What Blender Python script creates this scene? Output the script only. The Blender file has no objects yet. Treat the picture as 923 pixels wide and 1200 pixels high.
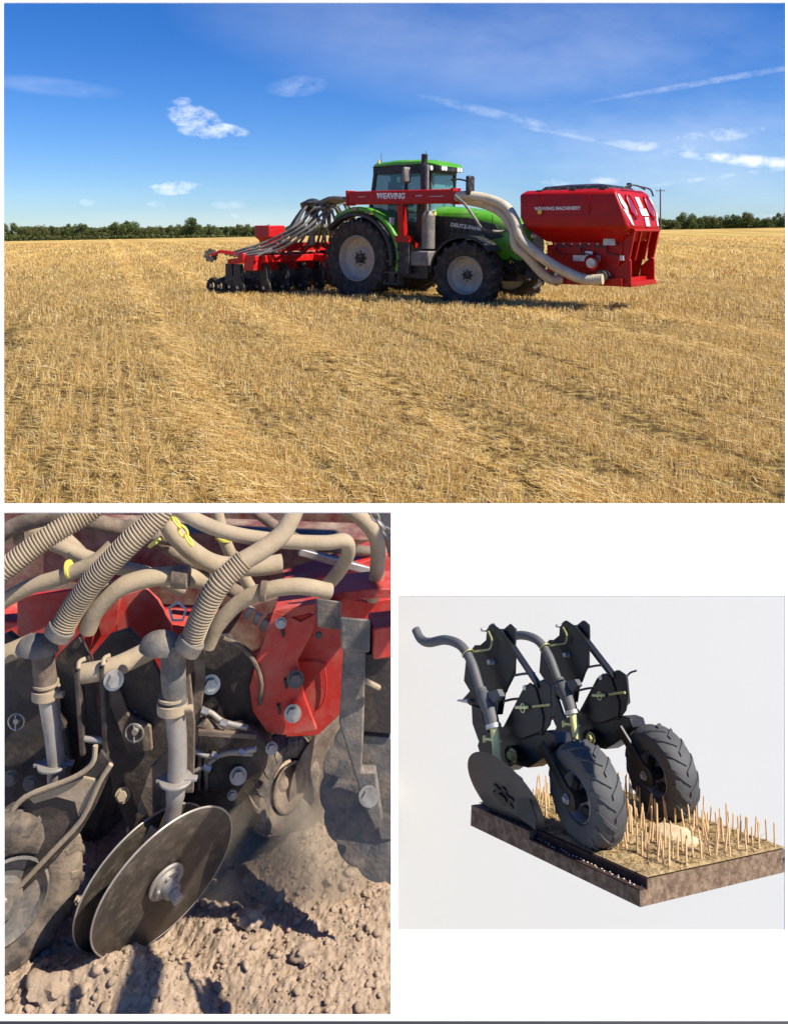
import bpy, bmesh, math, random
import numpy as np
from mathutils import Vector, Matrix, noise
random.seed(7)
R_ = math.radians
scene = bpy.context.scene
COL = scene.collection

# ------------------------------------------------------------------ camera
F, HX, HZ, CH = 1000.0, 461.5, 271.0, 1.55
cam_d = bpy.data.cameras.new('camera')
cam = bpy.data.objects.new('camera', cam_d)
COL.objects.link(cam)
cam.location = (0, 0, CH)
cam.rotation_euler = (R_(90), 0, 0)
cam_d.sensor_fit = 'HORIZONTAL'
cam_d.sensor_width = 36
cam_d.lens = 36 * F / 923
cam_d.shift_y = -(600 - HZ) / 923
cam_d.clip_start = 0.02
cam_d.clip_end = 5000
scene.camera = cam

# ------------------------------------------------------------------ sky + sun
SUN_EL, SUN_AZ = R_(49), R_(-20)          # azimuth measured from +X towards +Y
sdir = Vector((math.cos(SUN_EL) * math.cos(SUN_AZ), math.cos(SUN_EL) * math.sin(SUN_AZ), math.sin(SUN_EL)))
sun_d = bpy.data.lights.new('sun', 'SUN')
sun_d.energy = 4.6
sun_d.angle = R_(0.5)
sun_d.color = (1.0, 0.94, 0.85)
sun = bpy.data.objects.new('sun', sun_d)
COL.objects.link(sun)
sun.rotation_euler = (-sdir).to_track_quat('-Z', 'Y').to_euler()
sun.location = (8, 2, 12)

world = bpy.data.worlds.new('World')
scene.world = world
world.use_nodes = True
wt = world.node_tree
wt.nodes.clear()
def wn(t, **k):
    n = wt.nodes.new(t)
    for a, b in k.items(): setattr(n, a, b)
    return n
wl = wt.links.new
def wm(op, a, b=None, c=None, clamp=False):
    n = wn('ShaderNodeMath', operation=op, use_clamp=clamp)
    for i, v in enumerate((a, b, c)):
        if v is None: continue
        if isinstance(v, (int, float)): n.inputs[i].default_value = v
        else: wl(v, n.inputs[i])
    return n.outputs[0]
sky = wn('ShaderNodeTexSky', sky_type='NISHITA')
sky.sun_disc = False
sky.sun_elevation = SUN_EL
sky.sun_rotation = R_(90) - SUN_AZ
sky.air_density = 1.0
sky.dust_density = 0.0
sky.ozone_density = 2.0
hsv = wn('ShaderNodeHueSaturation')
hsv.inputs['Hue'].default_value = 0.505
hsv.inputs['Saturation'].default_value = 1.30
tint = wn('ShaderNodeMix', data_type='RGBA', blend_type='MULTIPLY'); tint.inputs[0].default_value = 1
wl(sky.outputs[0], tint.inputs[6]); tint.inputs[7].default_value = (.84, .93, 1.08, 1)
wl(tint.outputs[2], hsv.inputs['Color'])
tc = wn('ShaderNodeTexCoord')
sx = wn('ShaderNodeSeparateXYZ'); wl(tc.outputs['Generated'], sx.inputs[0])
yy = wm('MAXIMUM', sx.outputs[1], 0.02)
u = wm('DIVIDE', sx.outputs[0], yy)
v = wm('DIVIDE', sx.outputs[2], yy)
cv = wn('ShaderNodeCombineXYZ'); wl(u, cv.inputs[0]); wl(v, cv.inputs[1])
def noise_at(scale, sxy=(1, 1), det=8, rough=0.6, rot=0, dist=0.0, off=(0, 0)):
    mp = wn('ShaderNodeMapping'); wl(cv.outputs[0], mp.inputs[0])
    mp.inputs['Scale'].default_value = (sxy[0], sxy[1], 1)
    mp.inputs['Rotation'].default_value = (0, 0, rot)
    mp.inputs['Location'].default_value = (off[0], off[1], 0)
    n = wn('ShaderNodeTexNoise'); wl(mp.outputs[0], n.inputs['Vector'])
    n.inputs['Scale'].default_value = scale
    n.inputs['Detail'].default_value = det
    n.inputs['Roughness'].default_value = rough
    n.inputs['Distortion'].default_value = dist
    return n.outputs[0]
def blob(px, py, rx, ry, ang=0.0):
    """elliptical window on the sky around one direction"""
    cu, cvv = (px - HX) / F, (HZ - py) / F
    du, dv = wm('SUBTRACT', u, cu), wm('SUBTRACT', v, cvv)
    c, s = math.cos(ang), math.sin(ang)
    a = wm('ADD', wm('MULTIPLY', du, c), wm('MULTIPLY', dv, s))
    b = wm('SUBTRACT', wm('MULTIPLY', dv, c), wm('MULTIPLY', du, s))
    a = wm('DIVIDE', a, rx / F); b = wm('DIVIDE', b, ry / F)
    d = wm('ADD', wm('MULTIPLY', a, a), wm('MULTIPLY', b, b))
    return wm('SUBTRACT', 1.0, d)
fine = noise_at(34, (1, 1.6), 8, 0.65)
wisp = noise_at(9, (1, 4.5), 9, 0.62, rot=0.22, dist=0.6)
wide = noise_at(3.2, (1, 2.4), 7, 0.6, rot=0.25, off=(3.1, 1.2))
mask = None
def add(m):
    global mask
    mask = m if mask is None else wm('MAXIMUM', mask, m)
def puff(px, py, rx, ry, ang, dens, gain=1.0):
    b = blob(px, py, rx, ry, ang)
    t = wm('ADD', wm('MULTIPLY', b, 0.45), wm('MULTIPLY', wm('SUBTRACT', fine, 0.5), 3.2))
    add(wm('MULTIPLY', wm('MULTIPLY', wm('MULTIPLY', t, gain, clamp=True), wm('MULTIPLY', b, 3.0, clamp=True)), dens))
def streak(px, py, rx, ry, ang, dens, src=None):
    b = wm('MAXIMUM', blob(px, py, rx, ry, ang), 0.0)
    t = wm('MULTIPLY', wm('SUBTRACT', src if src is not None else wisp, 0.30), 2.0, clamp=True)
    add(wm('MULTIPLY', wm('MULTIPLY', t, b), dens))
puff(228, 138, 36, 17, -0.25, 0.8); puff(250, 153, 44, 11, -0.05, 0.85); puff(212, 119, 16, 6, 0.1, 0.6)
puff(204, 220, 34, 9, 0.05, 0.95); puff(188, 239, 18, 5, 0, 0.5); puff(102, 237, 10, 5, 0, 0.35)
puff(270, 240, 26, 6, 0, 0.3); puff(276, 253, 16, 5, 0, 0.35); puff(684, 213, 58, 7, 0.02, 0.5, 1.0)
streak(868, 187, 95, 9, -0.09, 1.5, fine); streak(900, 190, 60, 8, 0.02, 1.3, fine); streak(845, 158, 75, 11, 0.12, 0.9, fine); streak(820, 172, 60, 14, -0.2, .8, fine); puff(905, 254, 26, 6, 0, 0.5)
streak(715, 168, 150, 5, -0.19, .62, fine); streak(600, 138, 140, 8, -0.24, 0.40, fine); streak(830, 95, 170, 5, 0.17, 0.42, fine); streak(760, 172, 60, 10, -0.1, .9, fine)
streak(850, 206, 140, 5, 0.13, .7, fine); streak(60, 101, 90, 12, -0.1, 0.22); streak(350, 100, 40, 14, 0.1, 0.35, fine)
streak(640, 55, 460, 100, -0.12, 0.26, wide); streak(780, 180, 400, 95, 0.05, 0.42, wide); streak(330, 262, 330, 22, 0, 0.3, wide)
cl = wn('ShaderNodeMix', data_type='RGBA')
hr = wn('ShaderNodeMapRange'); wl(v, hr.inputs[0]); hr.inputs[1].default_value = 0.0; hr.inputs[2].default_value = 0.24
hz_ = wn('ShaderNodeMix', data_type='RGBA'); wl(hr.outputs[0], hz_.inputs[0]); hz_.inputs[6].default_value = (.54, .67, .90, 1); hz_.inputs[7].default_value = (.52, .64, .82, 1)
hm = wn('ShaderNodeMix', data_type='RGBA', blend_type='MULTIPLY'); hm.inputs[0].default_value = 1; wl(hsv.outputs[0], hm.inputs[6]); wl(hz_.outputs[2], hm.inputs[7])
wl(mask, cl.inputs[0]); wl(hm.outputs[2], cl.inputs[6])
cl.inputs[7].default_value = (8.2, 8.6, 9.2, 1)
SKYDONE = 1
bg = wn('ShaderNodeBackground'); bg.inputs[1].default_value = 0.088
wl(cl.outputs[2], bg.inputs[0])
wo = wn('ShaderNodeOutputWorld'); wl(bg.outputs[0], wo.inputs[0])

vs = scene.view_settings
vs.view_transform = 'Standard'; vs.look = 'None'; vs.gamma = 1; vs.use_curve_mapping = False
vs.exposure = 0.7

# ------------------------------------------------------------------ materials
def pm(name, c1, c2=None, scale=6.0, rough=0.6, metal=0.0, bump=0.0, bscale=60.0, dust=None, dscale=9.0, lo=0.35, hi=0.65, spec=0.5, coat=0.0, detail=6):
    m = bpy.data.materials.new(name); m.use_nodes = True
    nt = m.node_tree; N = nt.nodes; L = nt.links.new
    b = N['Principled BSDF']
    b.inputs['Roughness'].default_value = rough
    b.inputs['Metallic'].default_value = metal
    b.inputs['Specular IOR Level'].default_value = spec
    b.inputs['Coat Weight'].default_value = coat
    tcn = N.new('ShaderNodeTexCoord')
    col = None
    if c2 is not None:
        n = N.new('ShaderNodeTexNoise'); n.inputs['Scale'].default_value = scale; n.inputs['Detail'].default_value = detail
        n.inputs['Roughness'].default_value = 0.62
        L(tcn.outputs['Object'], n.inputs['Vector'])
        r = N.new('ShaderNodeValToRGB')
        r.color_ramp.elements[0].position = lo; r.color_ramp.elements[1].position = hi
        r.color_ramp.elements[0].color = (*c1, 1); r.color_ramp.elements[1].color = (*c2, 1)
        L(n.outputs[0], r.inputs[0]); col = r.outputs[0]
    if dust:
        dc, amt = dust
        n2 = N.new('ShaderNodeTexNoise'); n2.inputs['Scale'].default_value = dscale; n2.inputs['Detail'].default_value = 8
        n2.inputs['Roughness'].default_value = 0.7
        L(tcn.outputs['Object'], n2.inputs['Vector'])
        mr = N.new('ShaderNodeMapRange'); L(n2.outputs[0], mr.inputs[0])
        mr.inputs[1].default_value = 0.62 - amt * 0.5; mr.inputs[2].default_value = 0.95 - amt * 0.5
        mx = N.new('ShaderNodeMix'); mx.data_type = 'RGBA'
        L(mr.outputs[0], mx.inputs[0])
        if col: L(col, mx.inputs[6])
        else: mx.inputs[6].default_value = (*c1, 1)
        mx.inputs[7].default_value = (*dc, 1)
        col = mx.outputs[2]
        ra = N.new('ShaderNodeMapRange'); L(mr.outputs[0], ra.inputs[0])
        ra.inputs[3].default_value = rough; ra.inputs[4].default_value = 0.95
        L(ra.outputs[0], b.inputs['Roughness'])
    if col: L(col, b.inputs['Base Color'])
    else: b.inputs['Base Color'].default_value = (*c1, 1)
    if bump:
        n3 = N.new('ShaderNodeTexNoise'); n3.inputs['Scale'].default_value = bscale; n3.inputs['Detail'].default_value = 5
        L(tcn.outputs['Object'], n3.inputs['Vector'])
        bp = N.new('ShaderNodeBump'); bp.inputs['Strength'].default_value = bump; bp.inputs['Distance'].default_value = 0.6 / bscale
        L(n3.outputs[0], bp.inputs['Height']); L(bp.outputs[0], b.inputs['Normal'])
    return m
DUSTC = (0.42, 0.32, 0.22)
M = {}
M['board'] = pm('white_board_paint', (0.90, 0.875, 0.85), (0.89, 0.865, 0.84), 3, rough=0.7)
M['trim'] = pm('dark_trim', (0.03, 0.03, 0.033), rough=0.5)
M['backdrop'] = pm('light_grey_backdrop', (0.446, 0.450, 0.423), (0.440, 0.444, 0.417), 2, rough=0.85)
M['gravel'] = pm('pale_ground', (0.52, 0.50, 0.46), (0.42, 0.39, 0.34), 14, rough=0.95, bump=0.4, bscale=40)
M['green'] = pm('green_paint', (0.10, 0.42, 0.010), (0.08, 0.35, 0.010), 5, rough=0.35, coat=0.3, dust=((0.27, 0.27, 0.13), 0.3), dscale=3)
M['black'] = pm('black_plastic', (0.012, 0.012, 0.013), (0.022, 0.021, 0.02), 7, rough=0.45, dust=((0.16, 0.13, 0.10), 0.25))
M['chassis'] = pm('dusty_chassis', (0.022, 0.022, 0.023), (0.045, 0.04, 0.034), 8, rough=0.7, dust=((0.20, 0.16, 0.12), 0.35))
M['tyre'] = pm('tyre_rubber', (0.02, 0.019, 0.018), (0.042, 0.036, 0.03), 5, rough=0.85, bump=0.3, bscale=50, dust=((0.15, 0.115, 0.085), 0.3))
M['rimgrey'] = pm('grey_rim', (0.50, 0.46, 0.38), (0.40, 0.36, 0.28), 5, rough=0.5, dust=(DUSTC, 0.3))
M['red'] = pm('red_paint', (0.46, 0.007, 0.003), (0.37, 0.005, 0.002), 3, rough=0.42, spec=.35)
M['redlight'] = pm('red_reflector', (0.30, 0.01, 0.02), rough=0.15, coat=1)
M['brightred'] = pm('bright_red_paint', (0.62, 0.008, 0.008), (0.52, 0.006, 0.006), 3, rough=0.38, dust=((0.35, 0.12, 0.08), 0.15))
M['white'] = pm('white_paint', (0.8, 0.8, 0.8), (0.7, 0.7, 0.7), 9, rough=0.4)
M['cream'] = pm('cream_hose', (0.66, 0.57, 0.40), (0.52, 0.44, 0.29), 5, rough=0.45, spec=0.5)
M['hosegrey'] = pm('grey_ribbed_hose', (0.26, 0.235, 0.20), (0.13, 0.12, 0.105), 8, rough=0.5)
M['silver'] = pm('silver_metal', (0.55, 0.54, 0.52), (0.42, 0.41, 0.40), 9, rough=0.38, metal=0.6, dust=(DUSTC, 0.2))
M['exhaust'] = pm('exhaust_metal', (0.24, 0.225, 0.21), (0.15, 0.14, 0.12), 6, rough=0.55, metal=0.2, dust=(DUSTC, .25))
M['dark'] = pm('cab_interior', (0.015, 0.016, 0.018), rough=0.7)
M['yellow'] = pm('yellow_plastic', (0.75, 0.62, 0.05), rough=0.45)
M['wood'] = pm('grey_timber', (0.13, 0.11, 0.09), (0.08, 0.07, 0.06), 3, rough=0.9)
def glassmat(name, col, alpha, rough=0.03):
    m = bpy.data.materials.new(name); m.use_nodes = True
    nt = m.node_tree; N = nt.nodes; L = nt.links.new
    b = N['Principled BSDF']; b.inputs['Base Color'].default_value = (*col, 1)
    b.inputs['Roughness'].default_value = rough; b.inputs['Alpha'].default_value = alpha
    b.inputs['Coat Weight'].default_value = 0.5
    return m
M['glass'] = glassmat('cab_glass', (0.10, 0.30, 0.30), 0.45)

# ------------------------------------------------------------------ mesh builder
def catmull(pts, sub):
    pts = [Vector(p) for p in pts]
    if len(pts) < 3 or sub <= 1: return pts
    e = [pts[0] * 2 - pts[1]] + pts + [pts[-1] * 2 - pts[-2]]
    out = []
    for i in range(1, len(e) - 2):
        p0, p1, p2, p3 = e[i - 1:i + 3]
        for k in range(sub):
            t = k / sub
            out.append(0.5 * ((2 * p1) + (p2 - p0) * t + (2 * p0 - 5 * p1 + 4 * p2 - p3) * t * t + (3 * p1 - p0 - 3 * p2 + p3) * t ** 3))
    out.append(pts[-1]); return out
def frame_of(ax):
    ax = Vector(ax).normalized()
    r = Vector((0, 0, 1)) if abs(ax.z) < 0.9 else Vector((1, 0, 0))
    e = ax.cross(r).normalized(); return e, ax.cross(e).normalized()
class MB:
    def __init__(s): s.bm = bmesh.new()
    def ring(s, c, e, f, r, n, ph=0.0):
        return [s.bm.verts.new(c + e * (r * math.cos(2 * math.pi * k / n + ph)) + f * (r * math.sin(2 * math.pi * k / n + ph))) for k in range(n)]
    def bridge(s, a, b):
        n = len(a)
        for k in range(n):
            try: s.bm.faces.new((a[k], a[(k + 1) % n], b[(k + 1) % n], b[k]))
            except ValueError: pass
    def cap(s, a):
        try: s.bm.faces.new(a)
        except ValueError: pass
    def hexa(s, p):
        v = [s.bm.verts.new(Vector(q)) for q in p]
        for f in ((0, 1, 2, 3), (7, 6, 5, 4), (0, 4, 5, 1), (1, 5, 6, 2), (2, 6, 7, 3), (3, 7, 4, 0)):
            s.bm.faces.new([v[i] for i in f])
        return s
    def box(s, c, d, rot=None):
        c = Vector(c); q = []
        for z in (-.5, .5):
            for x, y in ((-.5, -.5), (.5, -.5), (.5, .5), (-.5, .5)):
                p = Vector((x * d[0], y * d[1], z * d[2]))
                if rot is not None: p = rot @ p
                q.append(c + p)
        return s.hexa(q)
    def beam(s, p0, p1, w, h, up=(0, 0, 1)):
        p0, p1 = Vector(p0), Vector(p1); a = (p1 - p0).normalized(); up = Vector(up)
        side = a.cross(up).normalized(); u2 = side.cross(a).normalized(); q = []
        for p in (p0, p1):
            q += [p - side * w / 2 - u2 * h / 2, p + side * w / 2 - u2 * h / 2, p + side * w / 2 + u2 * h / 2, p - side * w / 2 + u2 * h / 2]
        return s.hexa(q)
    def cyl(s, p0, p1, r0, r1=None, n=16, caps=True):
        p0, p1 = Vector(p0), Vector(p1); r1 = r0 if r1 is None else r1
        e, f = frame_of(p1 - p0); a = s.ring(p0, e, f, r0, n); b = s.ring(p1, e, f, r1, n); s.bridge(a, b)
        if caps: s.cap(a[::-1]); s.cap(b)
        return s
    def tube(s, pts, r, n=10, sub=6, corr=0.0, camp=0.12, closed=False, caps=True):
        P = catmull(pts, sub)
        if corr:                        # resample for the ribs of a corrugated hose
            L = [0.0]
            for a, b in zip(P, P[1:]): L.append(L[-1] + (b - a).length)
            m = max(4, int(L[-1] / corr * 4)); Q = []; j = 0
            for k in range(m + 1):
                t = L[-1] * k / m
                while j < len(L) - 2 and L[j + 1] < t: j += 1
                w = (t - L[j]) / max(1e-9, L[j + 1] - L[j]); Q.append(P[j].lerp(P[j + 1], min(1, w)))
            P = Q
        m = len(P); tan = []
        for i in range(m):
            if closed: tan.append((P[(i + 1) % m] - P[i - 1]).normalized())
            else: tan.append((P[min(i + 1, m - 1)] - P[max(i - 1, 0)]).normalized())
        e, f = frame_of(tan[0]); rings = []
        for i in range(m):
            f = tan[i].cross(e).normalized(); e = f.cross(tan[i]).normalized()
            rr = r[min(len(r) - 1, int(i / max(1, m - 1) * (len(r) - 1) + .5))] if isinstance(r, (list, tuple)) else r
            if corr: rr *= (1 + (camp if i % 4 in (1, 2) else -camp * .3))
            rings.append(s.ring(P[i], e, f, rr, n))
        for a, b in zip(rings, rings[1:]): s.bridge(a, b)
        if closed: s.bridge(rings[-1], rings[0])
        elif caps: s.cap(rings[0][::-1]); s.cap(rings[-1])
        return s
    def prism(s, poly, ext):
        ext = Vector(ext); a = [s.bm.verts.new(Vector(p)) for p in poly]; b = [s.bm.verts.new(Vector(p) + ext) for p in poly]
        s.cap(a); s.cap(b[::-1]); s.bridge(a[::-1], b[::-1]); return s
    def loft(s, secs, caps=True):
        rr = [[s.bm.verts.new(Vector(p)) for p in q] for q in secs]
        for a, b in zip(rr, rr[1:]): s.bridge(a, b)
        if caps: s.cap(rr[0][::-1]); s.cap(rr[-1])
        return s
    def lathe(s, prof, c, ax, n=32, closed=False, rfun=None):
        c = Vector(c); ax = Vector(ax).normalized(); e, f = frame_of(ax); rings = []
        for r, a in prof:
            if r < 1e-6: rings.append(s.bm.verts.new(c + ax * a)); continue
            rings.append([s.bm.verts.new(c + ax * a + (e * math.cos(2 * math.pi * k / n) + f * math.sin(2 * math.pi * k / n)) * (r * (rfun(k, n) if rfun else 1))) for k in range(n)])
        pairs = list(zip(rings, rings[1:])) + ([(rings[-1], rings[0])] if closed else [])
        for a, b in pairs:
            if isinstance(a, list) and isinstance(b, list): s.bridge(a, b)
            elif isinstance(a, list):
                for k in range(n): s.bm.faces.new((a[k], a[(k + 1) % n], b))
            elif isinstance(b, list):
                for k in range(n): s.bm.faces.new((a, b[(k + 1) % n], b[k]))
        return s
    def ball(s, c, r, sc=(1, 1, 1), sub=2, jit=0.0, seed=0):
        m = Matrix.Translation(Vector(c)) @ Matrix.Diagonal((*[r * k for k in sc], 1))
        v = bmesh.ops.create_icosphere(s.bm, subdivisions=sub, radius=1, matrix=m)['verts']
        if jit:
            for q in v:
                d = q.co - Vector(c)
                q.co = Vector(c) + d * (1 + jit * noise.noise(d * (1.6 / r) + Vector((seed, seed * 2.3, 0))) * 1.6)
        return s
    def bolt(s, p, ax, r, h=None):
        p = Vector(p); ax = Vector(ax).normalized(); h = h or r * .8
        s.cyl(p, p + ax * h * .3, r * 1.45, n=18); s.cyl(p + ax * h * .3, p + ax * h * 1.25, r, r * .95, n=6)
        return s
    def build(s, name, mat, parent=None, clip=False, bevel=0.0, ang=38):
        bm = s.bm
        if parent is not None and s_world.get(parent.name):
            mi = Matrix.LocRotScale(parent.location, parent.rotation_euler, None).inverted()
        else: mi = None
        if clip:
            for co, no in CLIPS:
                g = bm.verts[:] + bm.edges[:] + bm.faces[:]
                res = bmesh.ops.bisect_plane(bm, geom=g, plane_co=co, plane_no=no, clear_outer=True)
                ed = [x for x in res['geom_cut'] if isinstance(x, bmesh.types.BMEdge)]
                if ed:
                    try: bmesh.ops.edgeloop_fill(bm, edges=ed)
                    except Exception: pass
        bmesh.ops.recalc_face_normals(bm, faces=bm.faces[:])
        off = None
        if mi: bm.transform(mi)
        elif parent is None and bm.verts:
            xs = [q.co for q in bm.verts]
            off = Vector(((min(p.x for p in xs) + max(p.x for p in xs)) / 2, (min(p.y for p in xs) + max(p.y for p in xs)) / 2, min(p.z for p in xs)))
            bm.transform(Matrix.Translation(-off))
        for e in bm.edges:
            if len(e.link_faces) == 2 and e.calc_face_angle(0) > R_(ang): e.smooth = False
        for f in bm.faces: f.smooth = True
        me = bpy.data.meshes.new(name); bm.to_mesh(me); bm.free()
        me.materials.append(mat)
        o = bpy.data.objects.new(name, me); COL.objects.link(o)
        if parent: o.parent = parent
        elif off: o.location = off
        if bevel:
            b = o.modifiers.new('bevel', 'BEVEL'); b.width = bevel; b.segments = 2; b.limit_method = 'ANGLE'; b.angle_limit = R_(40)
        return o
s_world = {}
CLIPS = []
def tag(o, label=None, cat=None, group=None, kind=None):
    if label: o['label'] = label
    if cat: o['category'] = cat
    if group: o['group'] = group
    if kind: o['kind'] = kind
    return o
def thing(name, label, cat, loc=(0, 0, 0), rot=(0, 0, 0), group=None, parent=None, world=False):
    o = bpy.data.objects.new(name, None); COL.objects.link(o); o.location = loc; o.rotation_euler = rot
    o.empty_display_size = 0.1
    if parent: o.parent = parent
    if label: tag(o, label, cat, group)
    if world: s_world[o.name] = True
    return o
def text(name, body, size, mat, parent, loc, rot, ext=0.003, bold=0.0, sx=1.0, align='CENTER'):
    cu = bpy.data.curves.new(name, 'FONT'); cu.body = body; cu.size = size; cu.extrude = ext; cu.offset = bold
    cu.align_x = align; cu.align_y = 'CENTER'
    tmp = bpy.data.objects.new(name + '_tmp', cu); COL.objects.link(tmp)
    dg = bpy.context.evaluated_depsgraph_get(); me = bpy.data.meshes.new_from_object(tmp.evaluated_get(dg))
    bpy.data.objects.remove(tmp)
    me.materials.clear(); me.materials.append(mat)
    o = bpy.data.objects.new(name, me); COL.objects.link(o); o.parent = parent
    o.location = loc; o.rotation_euler = rot; o.scale = (sx, 1, 1); return o
def P(px, py, Y): return Vector(((px - HX) / F * Y, Y, CH - (py - HZ) / F * Y))
def nparr(name, V, Fc, mat):
    me = bpy.data.meshes.new(name); V = np.asarray(V, dtype=np.float32); Fc = np.asarray(Fc, dtype=np.int32)
    me.vertices.add(len(V)); me.vertices.foreach_set('co', V.ravel())
    me.loops.add(Fc.size); me.loops.foreach_set('vertex_index', Fc.ravel())
    me.polygons.add(len(Fc)); me.polygons.foreach_set('loop_start', np.arange(0, Fc.size, Fc.shape[1], dtype=np.int32))
    me.polygons.foreach_set('loop_total', np.full(len(Fc), Fc.shape[1], dtype=np.int32))
    me.update(); me.validate(); me.materials.append(mat)
    o = bpy.data.objects.new(name, me); COL.objects.link(o); return o

# ------------------------------------------------------------------ the ground
def sst(t): t = max(0.0, min(1.0, t)); return t * t * (3 - 2 * t)
def zfield(x, y):
    if y < 4.7: return -0.75 + 0.75 * sst((y - 3.9) / 0.75)
    z = 0.0
    if y > 20:
        yy_ = min(y, 150); t = (yy_ - 20) / 130
        z = 0.007 * (yy_ - 20) + 0.0174 * max(-110, min(110, x)) * t * t * (3 - 2 * t)
    if y > 150: z -= 5.6 * sst((y - 150) / 230)
    z += .10 * sst((y - 6) / 9)
    if y > 6: z += 0.03 * noise.noise(Vector((x * .12, y * .12, 0))) * min(1, (y - 6) / 10)
    return z
def ground():
    ys = [-60, -20, -5, 0, 2, 3.6, 3.9, 4.0, 4.1, 4.2, 4.3, 4.4, 4.5, 4.6, 4.7, 5, 6]
    y = 6
    while y < 160: y *= 1.045; ys.append(y)
    while y < 4200: y *= 1.12; ys.append(y)
    xs = [0]; x = 1.0
    while x < 4000: xs = [-x] + xs + [x]; x = x * 1.13 + .6
    V = [(a, b, zfield(a, b)) for b in ys for a in xs]; n = len(xs)
    Fc = [(j * n + i, j * n + i + 1, (j + 1) * n + i + 1, (j + 1) * n + i) for j in range(len(ys) - 1) for i in range(n - 1)]
    m = bpy.data.materials.new('stubble_field'); m.use_nodes = True
    nt = m.node_tree; N = nt.nodes; L = nt.links.new; b = N['Principled BSDF']; b.inputs['Roughness'].default_value = 1; b.inputs['Specular IOR Level'].default_value = 0.1
    g = N.new('ShaderNodeTexCoord')
    def nz(sc, det=6, scl=(1, 1, 1), rot=0):
        mp = N.new('ShaderNodeMapping'); L(g.outputs['Object'], mp.inputs[0]); mp.inputs['Scale'].default_value = scl; mp.inputs['Rotation'].default_value = (0, 0, rot)
        t = N.new('ShaderNodeTexNoise'); L(mp.outputs[0], t.inputs['Vector']); t.inputs['Scale'].default_value = sc; t.inputs['Detail'].default_value = det; t.inputs['Roughness'].default_value = .65
        return t.outputs[0]
    def ramp(src, stops):
        r = N.new('ShaderNodeValToRGB'); L(src, r.inputs[0]); e = r.color_ramp.elements
        while len(e) < len(stops): e.new(.5)
        for k, (p, c) in enumerate(stops): e[k].position = p; e[k].color = (*c, 1)
        return r.outputs[0]
    near = ramp(nz(9, 8), [(.36, (.05, .03, .013)), (.48, (.17, .105, .04)), (.60, (.42, .28, .09)), (.75, (.58, .41, .16))])
    far = ramp(nz(.35, 8, (1, .35, 1)), [(.3, (.42, .26, .075)), (.5, (.53, .35, .11)), (.7, (.62, .43, .16))])
    rows = ramp(nz(1, 5, (.55, .012, 1), R_(-16)), [(.38, (.72, .72, .72)), (.5, (1, 1, 1)), (.64, (1.12, 1.12, 1.1))])
    bands = ramp(nz(1, 4, (.004, .045, 1), R_(4)), [(.4, (.86, .9, .84)), (.52, (1, 1, 1)), (.62, (1.1, 1.07, 1.0))])
    sp = N.new('ShaderNodeSeparateXYZ'); L(g.outputs['Object'], sp.inputs[0])
    mr = N.new('ShaderNodeMapRange'); L(sp.outputs[1], mr.inputs[0]); mr.inputs[1].default_value = 12; mr.inputs[2].default_value = 42
    mx = N.new('ShaderNodeMix'); mx.data_type = 'RGBA'; L(mr.outputs[0], mx.inputs[0]); L(near, mx.inputs[6]); L(far, mx.inputs[7])
    def mul(a, c):
        q = N.new('ShaderNodeMix'); q.data_type = 'RGBA'; q.blend_type = 'MULTIPLY'; q.inputs[0].default_value = 1; L(a, q.inputs[6]); L(c, q.inputs[7]); return q.outputs[2]
    def mth(op, a, b_=None):
        q = N.new('ShaderNodeMath'); q.operation = op
        for i, v_ in enumerate((a, b_)):
            if v_ is None: continue
            if isinstance(v_, (int, float)): q.inputs[i].default_value = v_
            else: L(v_, q.inputs[i])
        return q.outputs[0]
    sp0 = N.new('ShaderNodeSeparateXYZ'); L(g.outputs['Object'], sp0.inputs[0]); nn_ = math.hypot(.34, 1)
    s_ = mth('ADD', mth('MULTIPLY', sp0.outputs[0], 1 / nn_), mth('MULTIPLY', sp0.outputs[1], .34 / nn_))
    w_ = mth('MODULO', mth('ADD', s_, 620.35), 6.2); dd = mth('ABSOLUTE', mth('SUBTRACT', mth('ABSOLUTE', mth('SUBTRACT', w_, 2.05)), .85))
    lane = ramp(dd, [(.12, (1.28, 1.26, 1.22)), (.42, (1, 1, 1))])
    c = mul(mul(mul(mx.outputs[2], rows), bands), lane)
    # beyond the crest: green meadow; in front of the bank: unseen ground, made pale to bounce light
    mr2 = N.new('ShaderNodeMapRange'); L(sp.outputs[1], mr2.inputs[0]); mr2.inputs[1].default_value = 190; mr2.inputs[2].default_value = 200
    q2 = N.new('ShaderNodeMix'); q2.data_type = 'RGBA'; L(mr2.outputs[0], q2.inputs[0]); L(c, q2.inputs[6]); q2.inputs[7].default_value = (.17, .17, .05, 1)
    mr3 = N.new('ShaderNodeMapRange'); L(sp.outputs[1], mr3.inputs[0]); mr3.inputs[1].default_value = 3.9; mr3.inputs[2].default_value = 4.1
    q3 = N.new('ShaderNodeMix'); q3.data_type = 'RGBA'; L(mr3.outputs[0], q3.inputs[0]); q3.inputs[6].default_value = (.62, .61, .58, 1); L(q2.outputs[2], q3.inputs[7])
    L(q3.outputs[2], b.inputs['Base Color'])
    bp = N.new('ShaderNodeBump'); bp.inputs['Strength'].default_value = .9; bp.inputs['Distance'].default_value = .06
    L(nz(14, 8), bp.inputs['Height']); L(bp.outputs[0], b.inputs['Normal'])
    o = nparr('field_ground', V, Fc, m); tag(o, kind='structure')
    for p in o.data.polygons: p.use_smooth = True
ground()

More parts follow.
